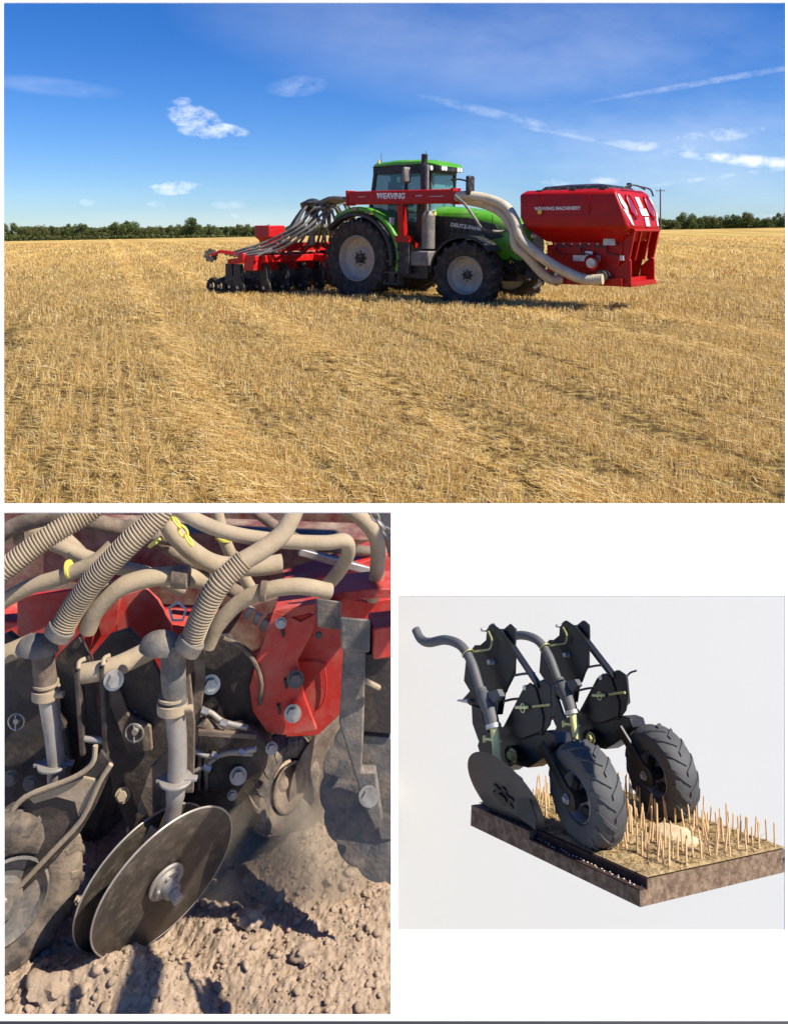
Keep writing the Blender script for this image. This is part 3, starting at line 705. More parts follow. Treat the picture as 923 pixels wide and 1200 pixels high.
# ------------------------------------------------------------------ front tank
tk = thing('front_tank', 'red front seed tank with sloping sides and striped corners', 'seed tank', tuple(TO + TX * .44 + Vector((0, 0, .10))), (0, 0, -PHI)); tk.scale = (TS * .88, TS, TS * .92)
y0, y1 = -1.25, .42
x0, x1 = 4.50, 6.80
mb = MB()
def tsec(z, xa, xb, ya, yb): return [(xa, ya, z), (xb, ya, z), (xb, yb, z), (xa, yb, z)]
mb.loft([tsec(1.32, 4.95, 6.72, -.95, .25), tsec(1.62, 4.62, 7.0, -1.28, .42), tsec(1.85, 4.50, 6.95, -1.30, .45), tsec(2.34, 4.46, 6.72, -1.25, .45), tsec(2.42, 4.56, 6.62, -1.12, .36)])
mb.build('hopper', M['red'], tk, bevel=.04)
mb = MB(); mb.loft([tsec(2.41, 4.85, 6.5, -1.06, .3), tsec(2.50, 4.95, 6.4, -.98, .22), tsec(2.55, 5.4, 6.1, -.7, -.1)]); mb.build('tank_cover', M['black'], tk)
mb = MB()
for z, xx in ((2.30, 6.76),): mb.tube([(xx, .15, 2.44), (xx, -.2, 2.5), (xx, -.6, 2.5), (xx - .05, -.9, 2.42)], .018, 6, 3)
mb.tube([(6.85, .4, 2.3), (6.8, .35, 2.45), (6.7, .1, 2.5)], .018, 6, 3)
mb.box((6.6, -.3, 2.52), (.08, .08, .09)); mb.build('cover_rail', M['black'], tk)
# front panel, slightly proud of the hopper
def FP(y, z):        # point on the sloped front face
    t = (z - 1.62) / (2.34 - 1.62)
    if z > 1.85: x = 6.95 + (6.72 - 6.95) * (z - 1.85) / .49
    else: x = 7.0 + (6.95 - 7.0) * (z - 1.62) / .23
    return Vector((x + .012, y, z))
def fpatch(name, pts, mat, th=.012, bev=0):
    MB().prism([FP(y, z) for y, z in pts], (th, 0, 0)).build(name, mat, tk, bevel=bev)
fpatch('hazard_stripe', [(-1.22, 2.30), (-1.15, 2.30), (-1.02, 2.05), (-1.10, 1.90), (-1.24, 2.12)], M['white'])
fpatch('hazard_stripe', [(-1.26, 2.0), (-1.06, 1.68), (-.98, 1.66), (-1.06, 1.86), (-1.20, 1.98)], M['white'])
fpatch('hazard_stripe', [(.42, 2.28), (.36, 2.30), (.30, 2.2), (.42, 2.10)], M['white'])
fpatch('hazard_stripe', [(.42, 1.95), (.30, 1.66), (.24, 1.66), (.34, 1.95)], M['white'])
fpatch('number_plate', [(-.42, 2.26), (-.22, 2.26), (-.22, 2.04), (-.42, 2.04)], M['white'])
fpatch('number_plate', [(-.46, 2.02), (-.10, 2.02), (-.10, 1.87), (-.46, 1.87)], M['white'])
fpatch('number_plate', [(-.36, 1.84), (-.16, 1.84), (-.16, 1.65), (-.36, 1.65)], M['white'])
for yc in (-.80, .12):
    ring = [(yc + .13 * a, 2.06 + .23 * b) for a, b in ((-1, .55), (-.5, 1), (.5, 1), (1, .55), (1, -.55), (.5, -1), (-.5, -1), (-1, -.55))]
    fpatch('lamp_glass', [(yc + (y - yc) * .8, 2.06 + (z - 2.06) * .85) for y, z in ring], M['redlight'], .03)
    MB().tube([FP(y, z) + Vector((.03, 0, 0)) for y, z in ring], .022, 6, 1, closed=True).build('lamp_guard', M['red'], tk)
text('tank_lettering', 'WEAVING MACHINERY', .10, M['white'], tk, (5.42, -1.304, 2.02), (R_(90 + 6), R_(0), 0), bold=.003, sx=1.05)
# seams, hinges and bolts of the sheet metal
for xx in (5.05, 6.15): MB().prism([(xx, -1.308, 1.88), (xx + .02, -1.308, 1.88), (xx + .02, -1.268, 2.30), (xx, -1.268, 2.30)], (0, -.012, 0)).build('panel_seam', M['red'], tk)
MB().beam((4.55, -1.30, 1.85), (6.9, -1.30, 1.85), .02, .03).build('folded_lip', M['red'], tk)
MB().beam((4.75, -1.12, 1.50), (6.95, -1.12, 1.50), .03, .03).build('folded_lip', M['red'], tk)
for k in range(9): MB().cyl((5.0 + k * .2, -.97, 1.28), (5.0 + k * .2, -.995, 1.28), .018, n=8).build('frame_bolt', M['silver'], tk)
for xx in (4.9, 5.7, 6.4): MB().box((xx, -1.14, 2.40), (.14, .05, .05)).build('hinge', M['black'], tk)
MB().box((5.0, -1.31, 1.95), (.10, .012, .08)).build('warning_decal', M['yellow'], tk)
# lower frame
mb = MB(); mb.beam((5.1, -.95, .50), (6.75, -.95, .50), .12, .16); mb.beam((5.1, .35, .50), (6.75, .35, .50), .12, .16); mb.beam((5.2, -.95, .5), (5.2, .35, .5), .12, .14); mb.beam((6.7, -.95, .5), (6.7, .35, .5), .12, .16)
for y in (-.9, .3):
    mb.prism([(5.05, y, 1.34), (6.75, y, 1.34), (6.55, y, .58), (5.30, y, .58)], (0, .03, 0))
    mb.prism([(6.55, y - .03, .42), (6.92, y - .03, .42), (6.92, y - .03, .95), (6.86, y - .03, 1.0), (6.62, y - .03, .80)], (0, .05, 0))
mb.prism([(6.8, -.95, 1.55), (7.02, -.95, 1.55), (6.88, -.95, .92), (6.74, -.95, .95)], (0, .06, 0)); mb.prism([(6.8, .3, 1.55), (7.02, .3, 1.55), (6.88, .3, .92), (6.74, .3, .95)], (0, .06, 0))
mb.box((6.84, -.3, .46), (.2, 1.3, .1)); mb.box((6.93, -.3, 1.57), (.2, 1.36, .06)); mb.box((4.95, -.3, .95), (.25, .8, .6))
mb.build('frame', M['red'], tk, bevel=.01)
for y in (-.62, -.15): MB().beam((7.0, y, 1.54), (6.86, y, .95), .05, .05, (0, 1, 0)).build('front_rail', M['red'], tk)
mb = MB(); mb.box((5.95, -.99, .98), (.62, .05, .12)); mb.build('step_plate', M['silver'], tk)
mb = MB(); mb.cyl((5.3, -.6, .66), (6.5, -.6, .66), .11, n=14); mb.cyl((6.35, -1.15, .62), (6.35, -.5, .62), .12, n=18); mb.build('metering_housing', M['chassis'], tk)
mb = MB(); q = T(709, 310, -1.15); mb.ball(q, .17, (1, .7, 1)); mb.build('fan_housing', M['red'], tk); mb = MB(); mb.cyl(q + Vector((.06, -.16, 0)), q + Vector((.06, -.05, 0)), .10, n=20); mb.build('fan_cap', M['silver'], tk)
mb = MB(); q = T(733, 282, -1.0); mb.box(q, (.26, .05, .18)); mb.build('reflector_plate', M['silver'], tk)
mb = MB(); mb.box((6.75, -.99, 1.0), (.08, .03, .1)); mb.box(T(705, 299, -1.0), (.16, .03, .12)); mb.build('warning_decal', M['white'], tk)
mb = MB()
for k in range(3): mb.box((5.4 + k * .42, -.955, 1.22), (.3, .02, .03))
mb.build('slot', M['black'], tk)
for x_ in (5.2, 5.8, 6.4): MB().tube([(x_, -.93, 1.2), (x_ + .05, -1.02, 1.1), (x_ + .3, -1.0, 1.05)], .015, 6, 3).build('cable', M['black'], tk)

# ------------------------------------------------------------------ seed drill
dr = thing('seed_drill', 'wide red seed drill with black coulters behind the tractor', 'seed drill', tuple(TO), (0, 0, -PHI)); dr.scale = (TS,) * 3
mb = MB(); mb.beam((-2.35, -2.45, .92), (-2.35, 3.0, .92), .18, .18); mb.beam((-1.85, -2.2, .88), (-1.95, 3.0, .88), .16, .16); mb.beam((-2.8, -2.4, .80), (-2.8, 3.0, .80), .12, .12)
for y in (-2.35, -1.6, -.8, 0, 1, 2): mb.beam((-2.8, y, .8), (-1.9, y, .9), .1, .12)
mb.beam((-.9, -.45, .7), (-2.0, -.45, .95), .1, .14); mb.beam((-.9, .45, .7), (-2.0, .45, .95), .1, .14); mb.beam((-1.0, 0, 1.5), (-2.0, 0, 1.0), .1, .12); mb.beam((-1.9, -1.9, 1.15), (-1.9, 1.0, 1.15), .3, .2)
mb.build('frame', M['brightred'], dr, bevel=.01)
for k in range(12):
    y = -2.25 + k * .46; mb = MB()
    mb.box((-2.15, y, .74), (.34, .26, .28)); mb.build('coulter_bracket', M['brightred'], dr, bevel=.02)
def drill_coulter(y, x, first=[None]):
    if first[0] is None:
        c = thing('coulter', None, None, (x, y, 0), parent=dr)
        mb = MB(); mb.prism([(-.1, -.02, .75), (.12, -.02, .75), (.16, -.02, .35), (.02, -.02, .15), (-.1, -.02, .35)], (0, .04, 0)); mb.beam((0, 0, .45), (-.55, .05, .28), .05, .08); mb.tube([(.1, .06, .75), (.16, .06, .4), (.1, .06, .08)], .03, 8, 3); mb.build('coulter_leg', M['black'], c)
        mb = MB(); mb.lathe([(.03, -.03), (.22, -.02), (.23, 0), (.22, .015), (.03, .02)], (.05, .05, .20), (.25, 1, .15), 24); mb.build('disc', M['chassis'], c)
        mb = MB(); tyre(mb, .19, .12, .09, 14, .015, (-.62, .06, .2), 24); mb.build('press_wheel', M['tyre'], c)
        mb = MB(); mb.cyl((-.62, -.02, .2), (-.62, .02, .2), .05, n=10); mb.build('hub', M['silver'], c); MB().cyl((.05, -.04, .2), (.05, .0, .2), .04, n=10).build('disc_bolt', M['silver'], c)
        first[0] = c; return
    s = first[0]; c = s.copy(); COL.objects.link(c); c.location = (x, y, 0)
    for ch in s.children: d = ch.copy(); COL.objects.link(d); d.parent = c
for k in range(18): drill_coulter(-2.42 + k * .31, -1.95 if k % 2 else -2.5)
for k in range(9): drill_coulter(-2.36 + k * .62, -2.85)
# marker arm and its notched disc
mb = MB(); mb.beam((-2.6, -2.4, 1.0), (-2.9, -2.6, 1.05), .08, .08); mb.build('marker_arm', M['brightred'], dr)
q = T(247, 299, -2.7); mb = MB(); mb.beam((-2.88, -2.58, 1.05), q, .06, .06); mb.build('marker_bar', M['brightred'], dr)
mb = MB(); mb.lathe([(.03, -.03), (.16, -.02), (.17, 0), (.16, .02), (.03, .03)], q, (.75, -.7, .1), 40, rfun=lambda k, n: 1 if k % 5 < 3 else .84); mb.build('marker_disc', M['chassis'], dr)
q = T(316, 277, -1.0); mb = MB(); mb.loft([tsec(q.z - .34, q.x - .16, q.x + .16, -1.16, -.84), tsec(q.z - .1, q.x - .18, q.x + .18, -1.2, -.8), tsec(q.z, q.x - .26, q.x + .26, -1.28, -.72), tsec(q.z + .28, q.x - .26, q.x + .26, -1.28, -.72)]); mb.build('pellet_box', M['brightred'], dr, bevel=.02)
# hose bundle
mb = MB(); hx = -1.3
mb.cyl((hx, -1.1, 1.2), (hx, -1.1, 2.05), .07, n=12); mb.build('distributor_stem', M['hosegrey'], dr)
mb = MB(); mb.lathe([(.1, 1.95), (.28, 2.1), (.3, 2.2), (.1, 2.3), (0, 2.32)], (hx, -1.1, 0), (0, 0, 1), 24); mb.build('distributor_head', M['black'], dr)
tops = T(411, 232, -1.25)
for k in range(5):
    o_ = (k - 2) * .07
    mb = MB(); mb.tube([tops + Vector((-.02, o_ * .6, o_ * .3)), T(398, 232 + k, -1.2 + o_), T(384 - k * 2, 233 + k * 2, -1.1 + o_), T(370 - k, 242 + k * 3, -1.1), T(372, 256, -1.1 - o_), T(380, 266, -1.1)], .05, 10, 6, corr=.05, camp=.08); mb.build('main_hose', M['hosegrey'], dr)
random.seed(5)
for k in range(20):
    y = -2.35 + k * .28
    e = Vector((-2.05 - .4 * (k % 2), y, .82))
    st = T(378 + random.uniform(-9, 14), 240 + random.uniform(-3, 7), -1.1 + random.uniform(-.2, .2))
    mid1 = st.lerp(e, .25) + Vector((0, 0, .28 + random.uniform(-.1, .15))); mid2 = st.lerp(e, .6) + Vector((random.uniform(-.1, .1), 0, -.10 + random.uniform(-.15, .12))); mid3 = st.lerp(e, .88) + Vector((0, random.uniform(-.08, .08), .0))
    MB().tube([st, mid1, mid2, mid3, e], .033, 8, 6).build('seed_hose', M['hosegrey'], dr)
for k in range(4): MB().tube([T(366 + k * 8, 246, -1.2), T(344 + k * 7, 266 + k, -1.7), T(312 + k * 5, 283 + k * 3, -2.0), T(284 + k * 4, 292 + k * 2, -2.3), T(264 + k * 5, 298 + k, -2.4)], .032, 8, 6).build('seed_hose', M['hosegrey'], dr)
for k in range(7):
    y = -2.1 + k * .75; MB().cyl((-2.1, y, .9), (-2.22, y, 1.15), .04, n=10).build('cylinder_ram', M['silver'], dr)
# ================================================================== LOWER LEFT: close view of the coulters at work
DU = (0.36, 0.27, 0.185)
M['dhose'] = pm('dusty_hose', (.37, .285, .175), (.28, .21, .125), 7, rough=.85, bump=.2, bscale=90, dust=((.45, .35, .23), .5))
M['dblack'] = pm('dusty_black_steel', (.022, .018, .015), (.05, .036, .027), 9, rough=.6, bump=.25, bscale=70, dust=((.16, .115, .08), .30), dscale=14)
M['dgrey'] = pm('dusty_grey_cast', (.15, .14, .125), (.085, .08, .07), 9, rough=.7, bump=.3, bscale=110, dust=(DU, .35), dscale=16)
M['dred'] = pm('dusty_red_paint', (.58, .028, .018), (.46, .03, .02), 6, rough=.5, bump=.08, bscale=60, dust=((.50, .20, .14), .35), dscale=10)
M['dred_shade'] = pm('shaded_dull_red_paint', (.17, .03, .022), (.12, .03, .022), 5, rough=.7, bump=.1, dust=(DU, .45), dscale=9)  # frame red darkened in its base colour to stand for shade
M['dsteel'] = pm('dusty_steel', (.40, .37, .33), (.28, .25, .21), 10, rough=.5, metal=.35, dust=(DU, .3), dscale=20)
M['ddisc'] = pm('worn_disc_steel', (.075, .062, .048), (.125, .10, .078), 5, rough=.5, metal=.45, bump=.15, bscale=150, dust=((.26, .20, .14), .25), dscale=30)
M['bright'] = pm('bright_bolt', (.50, .47, .42), (.30, .27, .23), 20, rough=.35, metal=.6)
M['dtyre'] = pm('dusty_tyre', (.04, .034, .029), (.07, .056, .043), 6, rough=.9, bump=.3, bscale=90, dust=(DU, .45))
M['brown'] = pm('dust_coated_steel', (.085, .06, .042), (.14, .10, .07), 6, rough=.9, bump=.3, bscale=60, dust=(DU, .4))
M['zip'] = pm('yellow_tie', (.75, .65, .10), rough=.5)
M['blade'] = pm('bright_edge', (.55, .5, .42), (.4, .34, .27), 12, rough=.4, metal=.4)
cpos = Vector((0, 0, CH))
def cplane(pa, pb, inside):
    n = (pa - cpos).cross(pb - cpos).normalized()
    if n.dot(inside - cpos) > 0: n = -n
    return (cpos, n)
CLIPS.append(cplane(P(0, 595.5, 1), P(100, 595.5, 1), P(230, 900, 2)))
CLIPS.append(cplane(P(462.3, 600, 1), P(462.3, 900, 1), P(230, 900, 2)))
def S(r, Y=2.0): return r * Y / F
def plate(mb, pts, Y, th=.012, Y2=None):
    ps = [P(x, y, Y if Y2 is None else Y + (Y2 - Y) * i / (len(pts) - 1)) for i, (x, y) in enumerate(pts)]
    mb.prism(ps, (0, th, 0)); return mb
def wt_(name, label, cat, px, py, Y, group=None): return thing(name, label, cat, tuple(P(px, py, Y)), group=group, world=True)

def tyre_soft(mb, Rr, W, rr):
    h = W / 2; prof = [(rr, -h * .55), (rr * 1.12, -h * .80), (Rr * .78, -h * 1.0), (Rr * .90, -h * .92), (Rr * .965, -h * .66), (Rr * .99, -h * .25), (Rr * .99, h * .25), (Rr * .965, h * .66), (Rr * .90, h * .92), (Rr * .78, h), (rr * 1.12, h * .8), (rr, h * .55)]
    mb.lathe(prof, (0, 0, 0), (0, 1, 0), 72)
    nl = 15
    for k in range(nl):
        for sd in (-1, 1):
            a0 = 2 * math.pi * (k + (.5 if sd > 0 else 0)) / nl; da = .85 * 2 * math.pi / nl; hw = .15 * 2 * math.pi / nl; secs = []
            for (f_, y, r) in ((0, -.02 * W, .985), (.35, .4 * h, .98), (.7, .74 * h, .95), (1.0, .96 * h, .88), (1.1, 1.02 * h, .80)):
                a = a0 + f_ * da; lo, hi = Rr * (r - .01), Rr * (r + (.042 if f_ < .9 else .03 if f_ < 1.05 else .004)); q = []
                for aa, rad in ((a - hw, lo), (a + hw, lo), (a + hw * .7, hi), (a - hw * .7, hi)): q.append(Vector((math.cos(aa) * rad, sd * y * (1 if rad == lo else 1.02), math.sin(aa) * rad)))
                secs.append(q)
            mb.loft(secs)
# soil bed
def soil_h(x, y):
    h = -.140 + .016 * noise.noise(Vector((x * 5, y * 5, 3))) + .007 * noise.noise(Vector((x * 14, y * 14, 7)))
    h += .007 * noise.fractal(Vector((x * 40, y * 40, 1)), .6, 2.2, 5) + .006 * abs(noise.noise(Vector((x * 22, y * 18, 9)))) - .006 * abs(noise.noise(Vector((x * 75, y * 75, 5)))) - .004 * abs(noise.noise(Vector((x * 150, y * 150, 2))))
    h -= .035 * math.exp(-((x * .75 + .66 * (y - 2.12) + .43) / .05) ** 2)       # the opened slot behind the disc
    h += .062 * math.exp(-((x + .62) / .13) ** 2 - ((y - 1.91) / .06) ** 2) + .02 * math.exp(-((x + .42) / .12) ** 2 - ((y - 1.93) / .07) ** 2)
    h += .02 * sst((x + .35) / .4) * sst((y - 1.9) / .3)
    return h
nx, ny = 400, 430
xs = np.linspace(-1.15, .0, nx); ys_ = np.linspace(1.55, 2.85, ny)
V = [(a, b, soil_h(a, b)) for b in ys_ for a in xs]
Fc = [(j * nx + i, j * nx + i + 1, (j + 1) * nx + i + 1, (j + 1) * nx + i) for j in range(ny - 1) for i in range(nx - 1)]
nb = len(V); edge = [i for i in range(nx)] + [j * nx + nx - 1 for j in range(1, ny)] + [(ny - 1) * nx + i for i in range(nx - 2, -1, -1)] + [j * nx for j in range(ny - 2, 0, -1)]
for e in edge: V.append((V[e][0], V[e][1], -.75))
for k in range(len(edge)):
    k2 = (k + 1) % len(edge); Fc.append((edge[k], nb + k, nb + k2, edge[k2]))
m = bpy.data.materials.new('dry_soil'); m.use_nodes = True
nt = m.node_tree; N = nt.nodes; L_ = nt.links.new; b = N['Principled BSDF']; b.inputs['Roughness'].default_value = 1; b.inputs['Specular IOR Level'].default_value = .1
g = N.new('ShaderNodeTexCoord')
def _nz(sc, det=8, ro=.7):
    t = N.new('ShaderNodeTexNoise'); L_(g.outputs['Object'], t.inputs['Vector']); t.inputs['Scale'].default_value = sc; t.inputs['Detail'].default_value = det; t.inputs['Roughness'].default_value = ro; return t.outputs[0]
r = N.new('ShaderNodeValToRGB'); L_(_nz(22), r.inputs[0]); r.color_ramp.elements[0].position = .3; r.color_ramp.elements[1].position = .7
r.color_ramp.elements[0].color = (.36, .255, .165, 1); r.color_ramp.elements[1].color = (.57, .43, .30, 1); L_(r.outputs[0], b.inputs['Base Color'])
bp = N.new('ShaderNodeBump'); bp.inputs['Strength'].default_value = 1; bp.inputs['Distance'].default_value = .008; L_(_nz(70, 10, .75), bp.inputs['Height']); L_(bp.outputs[0], b.inputs['Normal'])
M['soil'] = m
o = nparr('soil', V, Fc, m); tag(o, kind='structure')
for p in o.data.polygons: p.use_smooth = True
random.seed(21)
def ico(sub):
    b_ = bmesh.new(); bmesh.ops.create_icosphere(b_, subdivisions=sub, radius=1); b_.verts.ensure_lookup_table()
    v_ = np.array([q.co for q in b_.verts]); f_ = np.array([[q.index for q in t_.verts] for t_ in b_.faces]); b_.free(); return v_, f_
ICO = {1: ico(1), 2: ico(2)}; rng = np.random.default_rng(77); VV = []; FF = []; off_ = 0
for k in range(4600):
    x = random.uniform(-1.05, -.03); y = random.uniform(1.65, 2.8); rr = random.choice([.0014, .0016, .002, .002, .0025, .0025, .003, .003, .0035, .004, .005, .0065, .010]) * random.uniform(.7, 1.3)
    v_, f_ = ICO[1 if rr < .006 else 2]; jit = 1 + rng.normal(0, .16 if rr < .006 else .09, len(v_)) + .25 * np.sin(v_ @ rng.normal(0, 2.2, 3)); sc_ = rr * np.array([1, random.uniform(.6, 1.2), random.uniform(.5, .85)])
    a_ = random.uniform(0, 6.28); w_ = v_ * jit[:, None] * sc_; w_ = w_ @ np.array([[math.cos(a_), -math.sin(a_), 0], [math.sin(a_), math.cos(a_), 0], [0, 0, 1]])
    VV.append(w_ + np.array([x, y, soil_h(x, y) + rr * .25])); FF.append(f_ + off_); off_ += len(v_)
o = nparr('clods', np.concatenate(VV), np.concatenate(FF), M['soil']); tag(o, 'crumbs and small clods of dry brown soil strewn over the ground', 'clods', kind='stuff')
for (px, py, rp, lb) in ((150, 1122, 17, 'flat pale soil clod just below the big disc'), (60, 1160, 22, 'large crumbling soil clod at the bottom left of the soil'), (95, 1150, 14, 'medium soil clod right of the large bottom left clod'), (292, 1078, 13, 'small rounded clod in the disc shadow right of the hub'), (355, 1120, 11, 'small clod alone on the bright soil at lower right')):
    Y = (CH + .13) / (py - HZ) * F; q = P(px, py, Y); mb = MB(); mb.ball(q + Vector((0, 0, .004)), S(rp, Y), (1.2, .9, .6), 3, .5, px); mb.ball(q + Vector((S(rp, Y) * .7, -.01, 0)), S(rp, Y) * .5, (1, .9, .7), 2, .5, px + 3)
    tag(mb.build('soil_clod', M['soil'], ang=50), lb, 'clod', 'larger soil clods')

# red main frame with its rear panels
fr = wt_('drill_frame', 'dusty red drill frame beams and plates behind the coulters', 'machine frame', 230, 800, 2.6)
mb = MB(); plate(mb, [(-30, 560), (500, 560), (500, 830), (-30, 830)], 2.95, .04); mb.build('rear_panel', M['dred_shade'], fr, clip=True)
mb = MB(); plate(mb, [(-30, 800), (500, 800), (500, 905), (-30, 905)], 2.75, .04); mb.build('lower_panel', M['brown'], fr, clip=True)
mb = MB(); mb.beam(P(-30, 735, 2.55), P(330, 745, 2.6), .15, .11); mb.build('cross_beam', M['dred'], fr, clip=True, bevel=.006)
mb = MB(); mb.beam(P(60, 640, 2.7), P(500, 655, 2.75), .14, .17); mb.build('upper_beam', M['dred_shade'], fr, clip=True, bevel=.006)
mb = MB(); plate(mb, [(20, 700), (100, 690), (112, 735), (100, 775), (20, 770)], 2.42, .02); mb.build('side_plate', M['dred'], fr, clip=True, bevel=.002)
mb = MB(); plate(mb, [(140, 700), (168, 690), (185, 705), (200, 735), (205, 790), (180, 826), (150, 800), (135, 750)], 2.36, .02); mb.build('side_plate', M['dred'], fr, clip=True, bevel=.002)
mb = MB(); plate(mb, [(110, 712), (140, 700), (135, 735), (120, 750)], 2.34, .02); mb.build('side_plate', M['dred'], fr, clip=True)
mb = MB(); plate(mb, [(245, 735), (290, 712), (330, 700), (335, 745), (300, 765), (262, 755)], 2.38, .02); mb.build('side_plate', M['dred_shade'], fr, clip=True)
mb = MB(); mb.beam(P(335, 690, 2.5), P(480, 640, 2.6), .13, .06); mb.build('top_arm', M['dred'], fr, clip=True, bevel=.004)
mb = MB(); mb.beam(P(350, 646, 2.45), P(432, 668, 2.5), .022, .022); mb.build('lift_rod', M['bright'], fr, clip=True, bevel=.004)
# red mounting bracket at the right
br = wt_('mounting_bracket', 'bright red curved steel bracket with slotted bolts at the right', 'bracket', 350, 860, 2.25)
mb = MB(); plate(mb, [(312, 722), (345, 712), (370, 724), (386, 712), (400, 700), (430, 706), (470, 700), (470, 860), (398, 838), (372, 862), (335, 864), (330, 790)], 2.30, .016); mb.build('back_plate', M['dred'], br, clip=True, bevel=.002)
mb = MB(); plate(mb, [(320, 716), (338, 722), (352, 729), (366, 722), (376, 708), (364, 745), (348, 775), (356, 815), (371, 856), (350, 860), (330, 862), (312, 858), (296, 834), (292, 806), (300, 775), (311, 745)], 2.20, .014); mb.build('front_plate', M['dred'], br, clip=True, bevel=.002)
mb = MB(); plate(mb, [(272, 786), (298, 778), (300, 836), (275, 838)], 2.24, .07); mb.build('spacer_box', M['dred'], br, clip=True, bevel=.003)
mb = MB(); plate(mb, [(320, 716), (376, 706), (400, 694), (440, 690), (470, 690), (470, 700), (400, 704), (376, 716), (340, 724)], 2.2, .12); mb.build('top_flange', M['dred'], br, clip=True, bevel=.003)
mb = MB()
for x in ((330, 740), (334, 800), (326, 830)): mb.beam(P(x[0], x[1] - 4, 2.195), P(x[0] + 2, x[1] + 6, 2.195), .012, .006)
mb.build('slot', M['dblack'], br)
MB().tube([P(x, y, 2.292) for x, y in ((330, 776), (372, 776), (381, 786), (380, 822), (360, 842))], S(1.3), 6, 3).build('wire_guard', M['dred'], br)
for (x, y, r, mt) in ((329, 730, 4.5, 'bright'), (346, 796, 7, 'dgrey'), (343, 836, 7, 'bright'), (373, 744, 3, 'dgrey')): MB().bolt(P(x, y, 2.18), (.15, -1, .25), S(r, 2.18)).build('bolt', M[mt], br)
# right hand coulter: grey shank, cap blocks, wavy disc
rc = wt_('wavy_coulter', 'grey shank with notched dusty disc cut off by the right edge', 'coulter', 430, 1000, 2.0)
mb = MB(); plate(mb, [(402, 760), (428, 764), (426, 850), (424, 905), (440, 905), (448, 960), (440, 975), (428, 948), (414, 905), (397, 848)], 1.97, .03); mb.build('shank', M['dgrey'], rc, clip=True, bevel=.004)
mb = MB(); plate(mb, [(426, 766), (475, 768), (475, 862), (424, 858)], 2.0, .05); mb.build('side_cheek', M['dblack'], rc, clip=True, bevel=.003)
mb = MB(); plate(mb, [(424, 862), (475, 866), (475, 985), (446, 985), (424, 905)], 2.01, .03); mb.build('lower_cheek', M['dgrey'], rc, clip=True, bevel=.003)
mb = MB(); mb.hexa([P(398, 723, 1.95), P(434, 726, 1.95), P(433, 765, 1.95), P(399, 762, 1.95), P(399, 723, 2.06), P(434, 726, 2.06), P(433, 765, 2.06), P(400, 762, 2.06)]); mb.build('end_cap', M['dgrey'], rc, bevel=.005)
mb = MB(); mb.hexa([P(370, 701, 2.14), P(399, 705, 2.14), P(398, 738, 2.14), P(371, 735, 2.14), P(371, 701, 2.22), P(400, 705, 2.22), P(399, 738, 2.22), P(372, 735, 2.22)]); mb.build('end_cap', M['dgrey'], rc, bevel=.004)
mb = MB(); mb.beam(P(434, 745, 2.02), P(500, 738, 2.04), .085, .075); mb.build('red_tube', M['dred'], rc, clip=True, bevel=.005)
mb = MB(); mb.lathe([(.0, .012), (.05, .012), (.06, .004), (.182, .0), (.19, -.003), (.182, -.006), (0, -.006)], P(462, 925, 2.06), (-.22, -.80, .42), 96, rfun=lambda k, n: 1 - .045 * (.5 + .5 * math.cos(2 * math.pi * k * 16 / n)) ** 4); mb.build('notched_disc', M['dgrey'], rc, clip=True)
MB().bolt(P(432, 933, 1.965), (0, -1, .2), S(8), .014).build('bolt', M['bright'], rc)
MB().tube([P(428, 798, 1.96), P(436, 802, 1.95), P(444, 806, 1.96)], .006, 8, 4).build('cable_stub', M['dhose'], rc)

